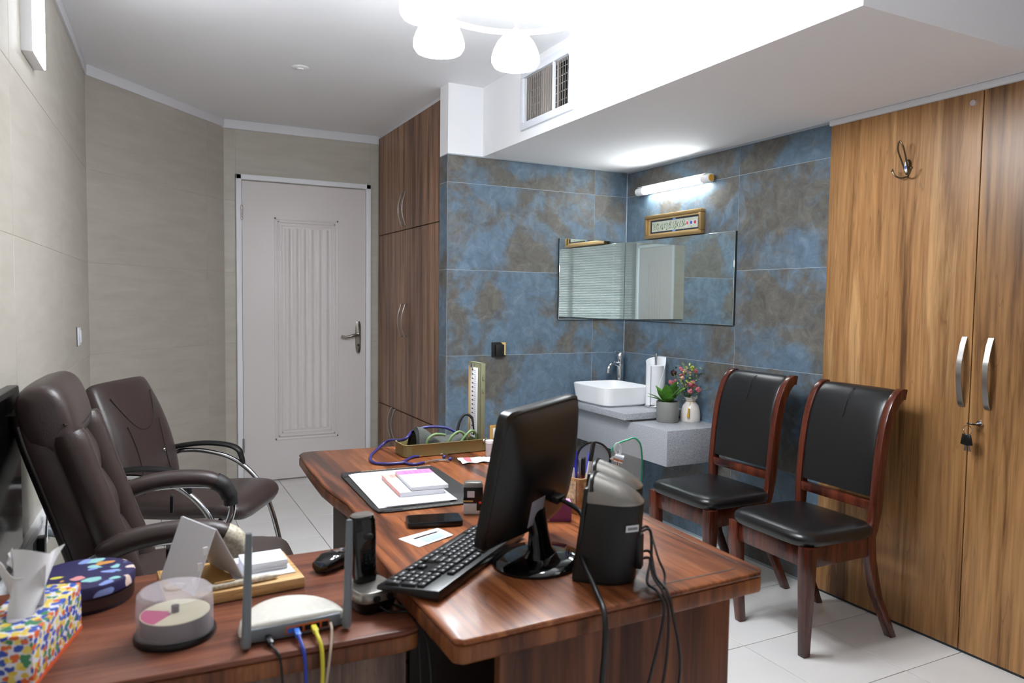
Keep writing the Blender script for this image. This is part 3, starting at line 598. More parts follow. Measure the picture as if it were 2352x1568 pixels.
for i in range(150):
    a = random.uniform(0, 2*math.pi); r_ = random.uniform(.01, .085); hz = random.uniform(.02, .17)-.5*max(0, r_-.05)
    q = leaf(random.uniform(.012, .028), random.uniform(.003, .006), -.3, a+random.uniform(-1, 1), random.uniform(-.2, 1.2), (min(.05, r_*math.cos(a)), r_*math.sin(a), hz))
    lv[random.choice(list(lv))].add(q.v, q.f)
for k, mb in lv.items(): mb.build('foliage', k, fl_, kind='stuff')

# ---------------------------------------------------------------- dark dining chairs along the right wall
def pad(path, hw, ht, p=3.5, n=28, yoff=0):
    P = [V((x, 0, z)) for x, z in path]; k = len(P); rings = []
    for i in range(k):
        t = (P[min(i+1, k-1)]-P[max(i-1, 0)]).normalized(); nn = V((-t.z, 0, t.x))
        rings.append(sring(P[i]+V((0, yoff, 0)), V((0, 1, 0)), nn, hw[i] if isinstance(hw, (list, tuple)) else hw, ht[i] if isinstance(ht, (list, tuple)) else ht, n, p))
    return MB().loft(rings)
def xz(pts, k=5): return [(p.x, p.z) for p in crv([(x, 0, z) for x, z in pts], k)]
def dining_chair(label, loc, rz):
    c = thing('dining_chair', label, 'chair', loc, rz, 'dark wooden chairs by the right wall')
    prof = xz([(-.13, .405), (-.145, .47), (-.153, .56), (-.160, .66), (-.172, .77), (-.192, .87), (-.222, .945), (-.26, .985), (-.285, .985)], 4)
    for s in (1, -1):
        rings = []
        for i, (x_, z_) in enumerate(prof):
            a, b = prof[max(i-1, 0)], prof[min(i+1, len(prof)-1)]; t = V((b[0]-a[0], 0, b[1]-a[1])).normalized(); nn = V((-t.z, 0, t.x))
            w_ = .021 if z_ > .5 else .019; y0 = s*(.190 if z_ > .55 else .178+.012*(max(z_, .405)-.405)/.145); ct = V((x_, y0, z_))
            rings.append([ct+nn*w_+V((0, -.0145, 0)), ct+nn*w_+V((0, .0145, 0)), ct-nn*w_+V((0, .0145, 0)), ct-nn*w_+V((0, -.0145, 0))])
        MB().loft(rings).build('back_stile', 'mahogany', c, .006)
    bp = [(x_+.004, z_) for x_, z_ in prof if z_ > .565]
    bpad = pad(bp, .1765, .017, 6).build('back_pad', 'leather_black', c)
    MB().tube([V((x_+.0215+.006*(z_>.95), .0, z_+.004)) for x_, z_ in bp if z_ > .86], .0016, 6).build('seam', 'seam', bpad)
    MB().beam((-.151, -.178, .548), (-.151, .178, .548), .034, .038).build('back_rail', 'mahogany', c, .004)
    # seat
    def seat(u, v):
        pass
    MB().loft([sring((.042, 0, z), (1, 0, 0), (0, 1, 0), .204*s, .213*s, 40, 6) for z, s in ((.432, .97), (.444, 1), (.458, 1.005), (.47, .985), (.479, .93), (.485, .8), (.488, .5))]).build('seat', 'leather_black', c)
    MB().beam((.205, -.19, .39), (.205, .19, .39), .024, .08).build('apron', 'mahogany', c, .003)
    MB().beam((-.135, -.17, .39), (-.135, .17, .39), .024, .08).build('apron', 'mahogany', c, .003)
    for s in (1, -1): MB().beam((-.14, s*.178, .39), (.205, s*.19, .39), .024, .08).build('apron', 'mahogany', c, .003)
    for s in (1, -1):
        MB().loft([[V((x_-a, s*y_-b, z_)), V((x_+a, s*y_-b, z_)), V((x_+a, s*y_+b, z_)), V((x_-a, s*y_+b, z_))] for x_, y_, z_, a, b in ((.207, .19, .432, .024, .024), (.207, .19, .33, .024, .024), (.2, .183, .16, .0195, .0195), (.188, .172, 0, .016, .016))]).build('leg', 'mahogany', c, .003)
        MB().loft([[V((x_-a, s*y_-b, z_)), V((x_+a, s*y_-b, z_)), V((x_+a, s*y_+b, z_)), V((x_-a, s*y_+b, z_))] for x_, y_, z_, a, b in ((-.133, .178, .432, .021, .017), (-.143, .178, .33, .021, .017), (-.183, .18, .18, .019, .017), (-.243, .184, .06, .017, .017), (-.272, .186, 0, .016, .017))]).build('leg', 'mahogany', c, .003)
    return c
dining_chair('dark wooden chair with black leather pads nearest the stone counter', (-.398, -1.325, 0), R(180))
dining_chair('dark wooden chair with black leather pads in front of the golden cabinet', (-.40, -1.868, 0), R(178))

# ---------------------------------------------------------------- desks
TZ, T2 = .75, .70
dk = thing('main_desk', 'reddish wood office desk holding the monitor and papers', 'desk', (-1.95, -2.0, 0))
def loc_(pts, o=(-1.95, -2.0)): return [(x-o[0], y-o[1]) for x, y in pts]
poly = [(-2.36, -2.80), (-2.345, -2.815), (-1.625, -2.795), (-1.603, -2.775), (-1.53, -1.26), (-1.56, -1.19), (-1.62, -1.165), (-2.25, -1.105), (-2.285, -1.112), (-2.303, -1.145), (-2.318, -1.42), (-2.325, -1.62), (-2.318, -1.74), (-2.308, -1.86), (-2.312, -1.98), (-2.33, -2.1), (-2.352, -2.28), (-2.36, -2.45)]
def shrink(pl, k, c): return [(c[0]+(x-c[0])*k, c[1]+(y-c[1])*k) for x, y in pl]
top = MB().prism(loc_(poly), TZ-.012, TZ).build('desktop', 'deskwood', dk, .006, 3)
MB().prism(loc_(poly), TZ-.046, TZ-.0122).build('edge_band', 'deskedge', dk, .006, 2)
for a, b in (((-1.633, -2.735), (-1.585, -1.6)), ((-1.66, -2.755), (-1.92, -2.757))):
    (x0, y0), (x1, y1) = loc_([a, b]); MB().beam((x0, y0, TZ), (x1, y1, TZ), .004, .0012).build('inlay_line', 'darkpanel', dk)
fp = MB().box((-.30, -.765, 0), (.267, -.74, .703)).build('end_panel', 'deskwood_v', dk, .003)
MB().box((.245, -.74, 0), (.27, .78, .703)).build('modesty_panel', 'deskwood_v', dk, .003)
MB().box((-.335, -.36, .0), (.2, .325, .703)).build('drawer_unit', 'darkpanel', dk, .003)  # unit and drawer fronts: shade of the unlit side is in the colour
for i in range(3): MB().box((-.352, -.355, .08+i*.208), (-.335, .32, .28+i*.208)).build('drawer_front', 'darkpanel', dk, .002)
MB().box((.0, .72, 0), (.25, .745, .703)).build('far_panel', 'deskwood_v', dk, .003)
rd = thing('side_desk', 'lower reddish wood side desk carrying the router and tins', 'desk', (-2.72, -2.36, 0))
MB().prism([(-.47, -.235), (.33, -.27), (.362, -.262), (.366, -.23), (.366, .24), (.35, .258), (-.46, .262)], T2-.012, T2).build('desktop', 'returnwood', rd, .005, 3)
MB().prism([(-.47, -.235), (.33, -.27), (.362, -.262), (.366, -.23), (.366, .24), (.35, .258), (-.46, .262)], T2-.045, T2-.0122).build('edge_band', 'deskedge', rd, .006, 2)
MB().prism([(-.455, -.205), (.345, -.238), (.345, -.22), (-.455, -.187)], 0, T2-.046).build('front_panel', 'returnpanel', rd, .002)
MB().box((.325, -.22, 0), (.345, .22, T2-.046)).build('side_panel', 'returnpanel', rd, .002)
MB().box((-.455, -.18, 0), (-.435, .22, T2-.046)).build('side_panel', 'returnpanel', rd, .002)

# ---------------------------------------------------------------- brown leather chairs
def chrome(pts, r=.0115, k=6): return MB().tube(crv(pts, k), r, 12)
ea = thing('executive_chair', 'high-back brown leather office chair nearest the camera with taped arms', 'chair', (-2.70, -1.50, 0), R(-3))
seatA = pad(xz([(-.27, .45), (-.2, .455), (0, .46), (.18, .465), (.25, .455), (.285, .43)], 4), [.235]*17+[.25]*2+[.23]*2, [.035]+[.055]*15+[.06]*3+[.045, .02], 4).build('seat', 'leather_brown', ea)
bpth = xz([(-.2, .42), (-.245, .55), (-.29, .70), (-.335, .84), (-.37, .95), (-.388, 1.03)], 4)
def along(pth, i):
    k = len(pth)-1; t = V((pth[min(i+1, k)][0]-pth[max(i-1, 0)][0], 0, pth[min(i+1, k)][1]-pth[max(i-1, 0)][1])).normalized(); return V((-t.z, 0, t.x))
MB().loft([sring(V((x_, 0, z_)), V((0, 1, 0)), along(bpth, i), .205+.02*math.sin(math.pi*i/20), .058, 28, 4) for i, (x_, z_) in enumerate(bpth)]).build('backrest', 'leather_brown', ea)
for s in (1, -1):
    bol = xz([(-.155, .47), (-.198, .6), (-.244, .74), (-.286, .87), (-.318, .97)], 4)
    MB().tube([V((x_+.012, s*.185, z_)) for x_, z_ in bol], [.02]+[.046]*15+[.04], 14).build('side_bolster', 'leather_brown', ea)
    MB().tube([V((x_-.03, s*.222, z_)) for x_, z_ in bpth[3:19]], .004, 8).build('side_piping', 'seam', ea)
for j, (z_a, z_b) in enumerate(((.5, .65), (.655, .80), (.805, .94))):
    xa = -.168-(z_a-.45)*.33; xb = -.168-(z_b-.45)*.33
    pad(xz([(xa+.01, z_a), ((xa+xb)/2+.024, (z_a+z_b)/2), (xb+.01, z_b)], 5), .15, [.012]+[.026]*9+[.012], 4, 24).build('back_cushion', 'leather_brown', ea)
hrs = []
for i in range(21):
    t_ = -1+2*i/20; k_ = (1-abs(t_)**5)**.5 if abs(t_) < 1 else .05; k_ = max(k_, .12)
    hrs.append(sring((-.35-.012*abs(t_)**3, .218*math.sin(t_*math.pi/2), 1.012-.012*t_*t_), (.96, 0, .28), (-.28, 0, .96), .064*k_, .055+.043*k_, 28, 2.8))
hr = MB().loft(hrs).build('headrest', 'leather_brown', ea, angle=60)
MB().tube(crv([(-.307, -.226, .998), (-.283, -.12, .983), (-.278, 0, .978), (-.283, .12, .983), (-.307, .226, .998)]), .003, 6).build('seam', 'seam', hr)
for s in (1, -1):
    y_ = s*.315
    chrome([(-.2, s*.24, .47), (-.28, y_, .53), (-.315, y_, .60), (-.27, y_, .64), (-.18, y_, .675), (-.05, y_, .685), (.08, y_, .672), (.13, y_, .635), (.135, y_, .57), (.1, y_, .49), (.04, s*.25, .43)], .0125).build('arm_frame', 'chrome', ea)
    rr_ = crv([(-.225, y_, .665), (-.15, y_, .695), (-.05, y_, .708), (.05, y_, .70), (.105, y_, .672)], 5)
    ap = MB().tube(rr_, [.021, .026, .029, .03]+[.031]*13+[.03, .028, .026, .024], 14, flat=.95).build('arm_pad', 'leather_brown', ea)
    MB().tube(crv([(.08, y_, .688), (.108, y_, .668), (.128, y_, .63), (.133, y_, .6)], 5), [.0315]*6+[.029]*5+[.025]*5, 14).build('worn_tape', 'tape' if s < 0 else 'leather_dark', ap, label='frayed tape wrap' if s < 0 else 'worn dark tape')
    MB().obox((-.06, s*.285, .63), (.012, .045, .06)).build('arm_bracket', 'plastic_black', ea, .004)
MB().cyl((0, 0, .1), (0, 0, .4), .028).build('gas_lift', 'plastic_black', ea)
MB().box((-.15, -.12, .385), (.15, .12, .41)).build('mechanism', 'plastic_black', ea, .005)
for k in range(5):
    a = k*2*math.pi/5+.3; MB().beam((.03*math.cos(a), .03*math.sin(a), .1), (.29*math.cos(a), .29*math.sin(a), .075), .05, .03).build('base_arm', 'chrome', ea, .008)
    MB().cyl((.29*math.cos(a)-.02*math.sin(a), .29*math.sin(a)+.02*math.cos(a), .03), (.29*math.cos(a)+.02*math.sin(a), .29*math.sin(a)-.02*math.cos(a), .03), .03).build('caster', 'plastic_black', ea, .004)

eb = thing('visitor_armchair', 'brown leather armchair with chrome frame in front of angled wall', 'chair', (-2.622, -.43, 0), R(-29))
pad(xz([(-.2, .44), (0, .44), (.16, .45), (.26, .445), (.31, .41)], 5), [.235]*12+[.24]*4+[.235, .225, .21, .18, .13], [.03]+[.05]*15+[.046, .042, .036, .026, .012], 3.2, 32).build('seat', 'leather_brown', eb)
bpb = xz([(-.185, .40), (-.20, .5), (-.225, .63), (-.27, .78), (-.335, .92), (-.355, .955)], 4)
bk = MB().loft([sring(V((x_, 0, z_)), V((0, 1, 0)), V((-(bpb[min(i+1, 20)][1]-bpb[max(i-1, 0)][1]), 0, bpb[min(i+1, 20)][0]-bpb[max(i-1, 0)][0])).normalized(), [.225, .23, .235, .238, .24, .242, .243, .244, .244, .243, .241, .238, .234, .232, .228, .224, .22, .215, .21, .204, .19][i], [.02]+[.04]*17+[.036, .03, .018] and ([.02]+[.04]*17+[.036, .03, .018])[i], 28, 3) for i, (x_, z_) in enumerate(bpb)]).build('backrest', 'leather_brown', eb)
def bsurf(y_, z_):
    for i in range(len(bpb)-1):
        if bpb[i][1] <= z_ <= bpb[i+1][1]:
            t = (z_-bpb[i][1])/(bpb[i+1][1]-bpb[i][1]); x_ = bpb[i][0]+(bpb[i+1][0]-bpb[i][0])*t; return V((x_+.0395, y_, z_+.008))
    return V((bpb[-1][0]+.03, y_, z_))
MB().tube([bsurf(-.16+.32*i/16, .74+.155*abs(2*i/16-1)**2.2) for i in range(17)], .0022, 6).build('seam', 'seam', bk)
for s in (1, -1): MB().tube([bsurf(s*(.13-.02*math.sin(i/10*3.14)), .47+.3*i/10) for i in range(11)], .002, 6).build('seam', 'seam', bk)
MB().ball(bsurf(.09, .63)+V((.004, 0, 0)), .009, (.6, 1, 1), 12, 8).build('button', 'chrome', bk)
for s in (1, -1):
    y_ = s*.275
    chrome([(-.215, s*.225, .50), (-.24, y_, .555), (-.2, y_, .592), (-.08, y_, .595), (.06, y_, .56), (.17, y_, .47), (.24, y_, .33), (.29, y_, .14), (.31, y_, .03), (.29, y_, .012), (.1, y_, .012), (-.25, y_, .012), (-.28, y_*.9, .012)], .0125).build('side_frame', 'chrome', eb)
    MB().tube(crv([(-.26, y_, .60), (-.2, y_, .618), (-.08, y_, .634), (.03, y_, .628), (.085, y_, .606), (.10, y_, .57), (.112, y_, .535)], 5), [.013]+[.02]*22+[.018]*4+[.016, .014, .012, .010], 12, flat=.62).build('arm_pad', 'plastic_soft', eb)
MB().cyl((-.28, -.25, .012), (-.28, .25, .012), .0125).build('rear_bar', 'chrome', eb)
MB().cyl((.2, -.275, .40), (.2, .275, .40), .011).build('seat_bar', 'chrome', eb)

# ---------------------------------------------------------------- monitor, keyboard, mouse, speakers
MR = R(215.5)
mn = thing('computer_monitor', 'black computer monitor on oval stand seen from behind', 'monitor', (-2.045, -2.455, TZ))
mn.rotation_euler = (0, 0, MR)
tilt = Mx.Translation((0, .0, .056))@Mx.Rotation(R(-11), 4, 'X')
def mrect(y, a, z0, z1, p=9): return sring((0, y, (z0+z1)/2), (1, 0, 0), (0, 0, 1), a, (z1-z0)/2, 44, p)
MB().loft([mrect(-.014, .194, 0, .304, 16), mrect(-.016, .197, -.003, .307, 16), mrect(.002, .198, -.004, .308, 14), mrect(.008, .194, 0, .304, 10)]).x(tilt).build('bezel', 'plastic_black', mn)
MB().box((-.185, -.0175, .022), (.185, -.0165, .29)).x(tilt).build('screen', 'screen', mn)
MB().loft([mrect(.0082, .192, .004, .30, 10), mrect(.016, .187, .006, .294, 8), mrect(.03, .17, .014, .265, 5), mrect(.044, .15, .024, .215, 4), mrect(.052, .1, .04, .18, 3)]).x(tilt).build('back_shell', 'satin_black', mn)
MB().box((.02, .0521, .045), (.088, .0527, .105)).x(tilt).build('sticker', 'ink_soft', mn, label='pale printed sticker')
MB().obox((-.03, .06, .09), (.042, .03, .016)).x(tilt).build('video_plug', 'plastic_soft', mn, .003)
MB().loft([sring((.03, y_, z_), (1, 0, 0), (0, 1, 0), a_, b_, 20, 3) for y_, z_, a_, b_ in ((.066, .012, .05, .03), (.064, .03, .036, .022), (.06, .07, .03, .017), (.052, .11, .034, .016), (.046, .15, .045, .014))]).build('stand_neck', 'gloss_black', mn)
MB().lathe([(0, 0), (1, 0), (1.0, .006), (.93, .012), (.6, .015), (0, .017)], 48).x(Mx.Translation((.035, .062, 0))@Mx.Diagonal((.118, .1, 1, 1))).build('base', 'gloss_black', mn)
mc = thing('monitor_cable', 'thick black monitor cable hanging over the desk front', 'cable')
W_ = lambda l: mn.matrix_basis@V(l)
mn_m = Mx.Translation(mn.location)@Mx.Rotation(MR, 4, 'Z')
e0 = mn_m@(tilt@V((-.03, .075, .09)))
MB().tube(crv([e0, e0+V((.03, -.04, -.03)), (-2.01, -2.66, TZ+.06), (-2.035, -2.76, TZ+.016), (-2.06, -2.83, TZ-.01), (-2.075, -2.845, TZ-.12), (-2.10, -2.85, .45), (-2.16, -2.84, .2), (-2.2, -2.84, .012)], 8), .0055, 10).build('cord', 'rubber_black', mc)

kb = thing('keyboard', 'black full-size keyboard with white legends on the desk corner', 'keyboard', (-2.204, -2.456, TZ), R(219.8))
MB().loft([[V((x_, y_, z_)) for x_, y_, z_ in ((-.222, -.072, .004), (.222, -.072, .004), (.222, .072, .004), (-.222, .072, .004))], [V(q) for q in ((-.222, -.072, .014), (.222, -.072, .014), (.222, .072, .026), (-.222, .072, .026))]]).build('body', 'plastic_black', kb, .004)
for s in (-1, 1): MB().box((s*.17-.02, .045, 0), (s*.17+.02, .062, .005)).build('foot', 'plastic_black', kb)
U = .0188
kmesh = {}
def key(cx, cy, wu=1.0, hu=1.0):
    kk = (round(wu, 2), hu)
    if kk not in kmesh:
        a, b = U*wu/2-.0011, U*hu/2-.0011
        kmesh[kk] = MB().loft([[V((-a*s, -b*s, z)), V((a*s, -b*s, z)), V((a*s, b*s, z)), V((-a*s, b*s, z))] for z, s in ((0, 1), (.006, .86))]).mesh('key', 'keycap', .0008, 1)
        kmesh['p'] = MB().box((-.003, -.001, .0061), (.003, .003, .0063)).mesh('legend', 'keyprint')
    zt = .014+(cy+.072)/.144*.012
    o = inst('key', kmesh[kk], kb, (cx, cy, zt), (R(4.8), 0, 0))
    if wu < 3: inst('legend', kmesh['p'], o, (-.001, .002, 0))
xs = -.208
def row(y, ws, x0=xs):
    x_ = x0
    for w_ in ws:
        if w_ > 0: key(x_+U*w_/2, y, w_)
        x_ += U*abs(w_)
ry = [-.05, -.031, -.012, .007, .026, .05]
row(ry[5], [1, -1]+[1]*4+[-.5]+[1]*4+[-.5]+[1]*4+[-.25, 1, 1, 1]); row(ry[4], [1]*13+[2, -.25, 1, 1, 1, -.25, 1, 1, 1, 1])
row(ry[3], [1.5]+[1]*12+[1.5, -.25, 1, 1, 1, -.25, 1, 1, 1]); row(ry[2], [1.75]+[1]*11+[2.25, -3.5, 1, 1, 1])
row(ry[1], [2.25]+[1]*10+[2.75, -1.25, 1, -1.25, 1, 1, 1]); row(ry[0], [1.25, 1.25, 1.25, 6.25, 1.25, 1.25, 1.25, 1.25, -.25, 1, 1, 1, -.25, 2, 1])
key(xs+U*22, (ry[3]+ry[2])/2, 1, 2); key(xs+U*22, (ry[1]+ry[0])/2, 1, 2)
ms = thing('computer_mouse', 'black and grey computer mouse on the side desk', 'mouse', (-2.432, -2.235, T2), R(35))
MB().loft([sring((x_, 0, z_*.5+.002), (0, 1, 0), (0, 0, 1), a_, z_*.5, 18, 2.6) for x_, a_, z_ in ((-.055, .008, .012), (-.048, .024, .026), (-.02, .031, .037), (.01, .03, .036), (.035, .028, .028), (.05, .02, .018), (.055, .008, .01))]).build('shell', 'gloss_black', ms)
MB().loft([sring((x_, 0, z_), (0, 1, 0), (0, 0, 1), .01, .003, 10, 2.4) for x_, z_ in ((.0, .0365), (.02, .034), (.045, .021))]).build('top_strip', 'silver', ms)
MB().cyl((.028, -.004, .031), (.028, .004, .031), .007, n=12).build('wheel', 'grey_plastic', ms)
def speaker(lb, loc, rz):
    s_ = thing('computer_speaker', lb, 'speaker', loc, rz, 'desktop speakers')
    def dring(z, k, sh): # flat towards the doctor (-y), rounded towards the camera
        pts = [V((-.052*k, -.035+sh, z)), V((.052*k, -.035+sh, z))]
        for i in range(17):
            t = math.pi*i/16; pts.append(V((.052*k*math.cos(t), .02+sh+.06*k*math.sin(t), z)))
        return pts
    MB().loft([dring(0, 1.12, -.014), dring(.01, 1.1, -.012), dring(.10, 1.0, .004), dring(.168, .93, .014)]).build('cabinet', 'plastic_soft', s_, .004)
    rg = []
    for (k, z_, tz) in ((.92, .168, .0), (.93, .173, .018), (.8, .181, .03), (.5, .188, .036), (.15, .19, .038)):
        base = dring(0, k, .014); rg.append([V((p.x, p.y+(1-k/.92)*.0, z_+tz*(1-(p.y+.03)/.11))) for p in base])
    MB().loft(rg).build('top_cap', 'silver', s_)
    MB().loft([[V((-.05, -.04, z_)) + V((0, sh, 0)), V((.05, -.04, z_))+V((0, sh, 0)), V((.05, -.03, z_))+V((0, sh, 0)), V((-.05, -.03, z_))+V((0, sh, 0))] for z_, sh in ((.002, -.012), (.1, .0), (.2, .012))]).build('front_grille', 'plastic_black', s_, .003)
    MB().tube(crv([(-.046, -.012, .19), (-.03, -.016, .212), (0, -.018, .222), (.03, -.016, .214), (.046, -.012, .192)], 5), .005, 8).build('top_rim', 'plastic_black', s_)
    lm = Mx.Translation((.0355, .0725, .115))@Mx.Rotation(R(-47), 4, 'Z')@Mx.Rotation(R(-4), 4, 'X')
    MB().box((-.015, 0, 0), (.015, .001, .014)).x(lm).build('label', 'white_paper', s_, label='white printed label')
    for q in range(6): MB().box((-.012+q*.004, .001, .004), (-.0095+q*.004, .0013, .010)).x(lm).build('label_print', 'ink', s_)
    MB().box((-.006, .074, .03), (.016, .0905, .105)).build('jack_panel', 'plastic_black', s_, .004)
    return s_
speaker('black computer speaker with silver top closest to the desk front', (-1.956, -2.66, TZ), R(222))
speaker('black computer speaker with silver top partly hidden behind its twin', (-1.878, -2.552, TZ), R(222))
sc_ = thing('speaker_cables', 'tangle of thin black speaker wires over the desk front', 'cable')
spm = Mx.Translation((-1.956, -2.66, TZ))@Mx.Rotation(R(222), 4, 'Z')
for i, (hz, ox, bx) in enumerate(((.1, .0, -.0), (.055, .01, .03), (.04, -.012, -.025))):
    p0 = spm@V((-.023, .08, hz)); q = spm@V((-.04, .098, hz-.004))
    MB().tube(crv([p0, q, (-1.893+ox, -2.755, TZ+.03-.01*i), (-1.90+ox, -2.80, TZ+.006), (-1.905+ox, -2.826, TZ-.03), (-1.915+ox+bx, -2.83, .6), (-1.965+bx*2, -2.83, .42), (-1.99+bx*3, -2.835, .2), (-2.0+bx*4, -2.84, .01)], 7), .003, 8).build('wire', 'rubber_black', sc_)
MB().tube(crv([spm@V((-.03, .08, .105)), spm@V((-.05, .092, .1)), (-1.875, -2.752, .805), (-1.868, -2.765, .775), (-1.89, -2.79, TZ+.006)], 7), .0025, 8).build('wire', 'rubber_black', sc_)

# ---------------------------------------------------------------- router, phone, things on the side desk
rt = thing('wifi_router', 'white router with two grey antennas and coloured network cables', 'router', (-2.585, -2.50, T2), R(2))
def rring(z, k):
    return [V((.1*k*math.cos(t), -.055+(.14*k*math.sin(t)*.93 if math.sin(t) > 0 else .012*k*math.sin(t)), z)) for t in [2*math.pi*i/48 for i in range(48)]]
MB().loft([rring(.003, .97), rring(.012, 1.0), rring(.016, 1.0)]).build('lower_case', 'grey_plastic', rt)
MB().loft([rring(.016, 1.005), rring(.024, .985), rring(.03, .93), rring(.035, .8), rring(.038, .5), rring(.039, .1)]).build('top_shell', 'router_white', rt)
MB().box((-.085, -.069, .006), (.085, -.05, .03)).build('rear_panel', 'grey_plastic', rt, .003)
MB().box((-.02, -.0705, .009), (.062, -.066, .024)).build('port_block', 'orange_port', rt, .001)
for i in range(5): MB().box((-.017+i*.0162, -.0712, .011), (-.005+i*.0162, -.0702, .021)).build('port', 'black_void' if i else 'blue_plug', rt)
for s, lean in ((-1, .06), (1, .05)):
    MB().cyl((s*.093, -.07, .012), (s*.093, -.082, .012), .008).build('antenna_hinge', 'grey_plastic', rt)
    MB().loft([sring((s*.093+lean*.5*z_, -.082, z_+.006), (1, 0, 0), (0, 1, 0), a_, a_*.85, 14, 2.6) for z_, a_ in ((0, .0075), (.006, .0085), (.1, .0075), (.205, .006), (.21, .005))]).build('antenna', 'grey_plastic', rt)
for i in range(4): MB().cyl(((-.08, .08)[i % 2], (-.05, .0)[i//2], 0), ((-.08, .08)[i % 2], (-.05, .0)[i//2], .004), .006, n=10).build('foot', 'plastic_black', rt)
def cable(nm, lb, pts, r_, m, plug=None):
    c = thing(nm, lb, 'cable'); MB().tube(crv(pts, 7), r_, 8).build('cord', m, c)
    if plug:
        p0, d0 = V(pts[0]), (V(pts[1])-V(pts[0])).normalized(); MB().beam(p0+V((0, .004, 0)), p0+d0*.022, .0105, .0095).build('plug', plug, c, .002)
    return c
bk0 = lambda x_, z_=.715: (x_, -2.573, z_)
cable('network_cable', 'blue network cable from the router down the desk front', [bk0(-2.583), (-2.583, -2.60, .712), (-2.580, -2.632, .69), (-2.579, -2.64, .62), (-2.582, -2.642, .4), (-2.6, -2.642, .02)], .0035, 'blue_cable', 'blue_plug')
cable('network_cable', 'yellow network cable from the router down the desk front', [bk0(-2.551), (-2.551, -2.60, .714), (-2.549, -2.636, .69), (-2.554, -2.648, .6), (-2.577, -2.65, .4), (-2.61, -2.65, .02)], .0038, 'yellow_cable', 'yellow_cable')
cable('network_cable', 'thin beige cable plugged beside the right router antenna', [bk0(-2.519, .717), (-2.523, -2.6, .712), (-2.536, -2.638, .68), (-2.552, -2.653, .6), (-2.59, -2.657, .4), (-2.63, -2.655, .02)], .0025, 'beige_cable')
cable('power_cable', 'thin black power cable from the router left end', [bk0(-2.635, .712), (-2.632, -2.60, .706), (-2.622, -2.628, .69), (-2.62, -2.64, .6), (-2.622, -2.64, .35), (-2.63, -2.64, .02)], .0025, 'rubber_black', 'plastic_black')
ph = thing('cordless_phone', 'black cordless phone standing in its charging cradle', 'phone', (-2.417, -2.488, T2), R(12))
MB().loft([sring((0, 0, z_), (1, 0, 0), (0, 1, 0), a_, b_, 28, 4) for z_, a_, b_ in ((0, .036, .042), (.012, .042, .047), (.026, .045, .05))]).build('cradle_base', 'gloss_black', ph)
MB().loft([sring((0, 0, z_), (1, 0, 0), (0, 1, 0), a_, b_, 28, 4) for z_, a_, b_ in ((.026, .0455, .0505), (.042, .045, .05), (.047, .042, .047))]).build('cradle_top', 'silver', ph, .001)
for xx in (-.012, .018): MB().lathe([(.0, .0), (.008, 0), (.008, .002), (0, .002)], 14).x(Mx.Translation((xx, -.0515, .034))@Mx.Rotation(R(90), 4, 'X')).build('hook', 'plastic_black', ph)
hs = MB().loft([sring((0, y_, z_), (1, 0, 0), (0, 1, 0), a_, b_, 24, 3.4) for z_, a_, b_, y_ in ((.04, .022, .014, .022), (.06, .0255, .016, .024), (.11, .026, .0165, .03), (.135, .028, .0185, .033), (.172, .0275, .018, .036), (.183, .024, .015, .037), (.187, .016, .009, .037))]).build('handset', 'gloss_black', ph)
MB().loft([sring((0, .037, z_), (1, 0, 0), (0, 1, 0), a_, b_, 24, 3.4) for z_, a_, b_ in ((.1835, .0245, .0155), (.1875, .021, .012))]).build('top_band', 'silver', hs)
MB().ball((.004, .015, .142), .012, (1, .35, .6), 14, 8).build('speaker_grille', 'plastic_soft', hs)
cable('phone_cord', 'thin black cord from the phone cradle to the desk gap', [(-2.41, -2.535, .715), (-2.39, -2.545, .704), (-2.365, -2.55, .703), (-2.348, -2.575, .69), (-2.345, -2.6, .55), (-2.345, -2.6, .1)], .0022, 'rubber_black')
cable('desk_cable', 'thin dark cord dropping between the two desks', [(-2.40, -2.46, .704), (-2.375, -2.5, .703), (-2.352, -2.56, .70), (-2.344, -2.64, .66), (-2.34, -2.66, .4), (-2.34, -2.66, .05)], .0026, 'rubber_black')
cs = thing('disc_spindle', 'clear plastic spindle box of discs on the side desk', 'disc box', (-2.786, -2.462, T2))
MB().lathe([(0, 0), (.072, 0), (.073, .006), (.071, .012), (.066, .013), (0, .013)], 40).build('base', 'plastic_black', cs)
MB().lathe([(.008, .014), (.061, .014), (.061, .044), (.008, .044)], 40).build('disc_stack', 'cd_dark', cs)
MB().lathe([(.008, .0442), (.061, .0442), (.061, .0454), (.008, .0454)], 40).build('top_disc', 'cd_label', cs)
MB().grid(lambda u, v: V(((.012+.047*u)*math.cos(R(150+80*v)), (.012+.047*u)*math.sin(R(150+80*v)), .0457)), 4, 10).build('disc_print', 'magenta', cs, thick=.0003)
MB().cyl((0, 0, .013), (0, 0, .058), .007).build('spindle', 'plastic_black', cs)
MB().lathe([(.068, .012), (.0675, .06), (.066, .084), (.06, .09), (.02, .092), (.018, .095), (.0, .095), (0, .094), (.017, .094), (.019, .091), (.059, .089), (.065, .083), (.0665, .06), (.067, .012)], 48).build('cover', 'cd_shell', cs)
mt = thing('desk_organizer', 'light wooden desk tray with white insert on the side desk', 'desk tray', (-2.665, -2.243, T2), R(4))
MB().box((-.14, -.098, 0), (.14, .098, .024)).build('tray', 'lightwood', mt, .003)
MB().box((.0, -.062, .0242), (.128, .09, .0262)).build('insert', 'white_plastic', mt)
MB().box((-.135, -.06, .0242), (-.01, .09, .0255)).build('recess', 'brass_wood', mt)
ns = thing('note_block', 'block of loose white note sheets in the wooden tray', 'paper block', (-2.593, -2.228, T2+.0265), R(2))
random.seed(3)
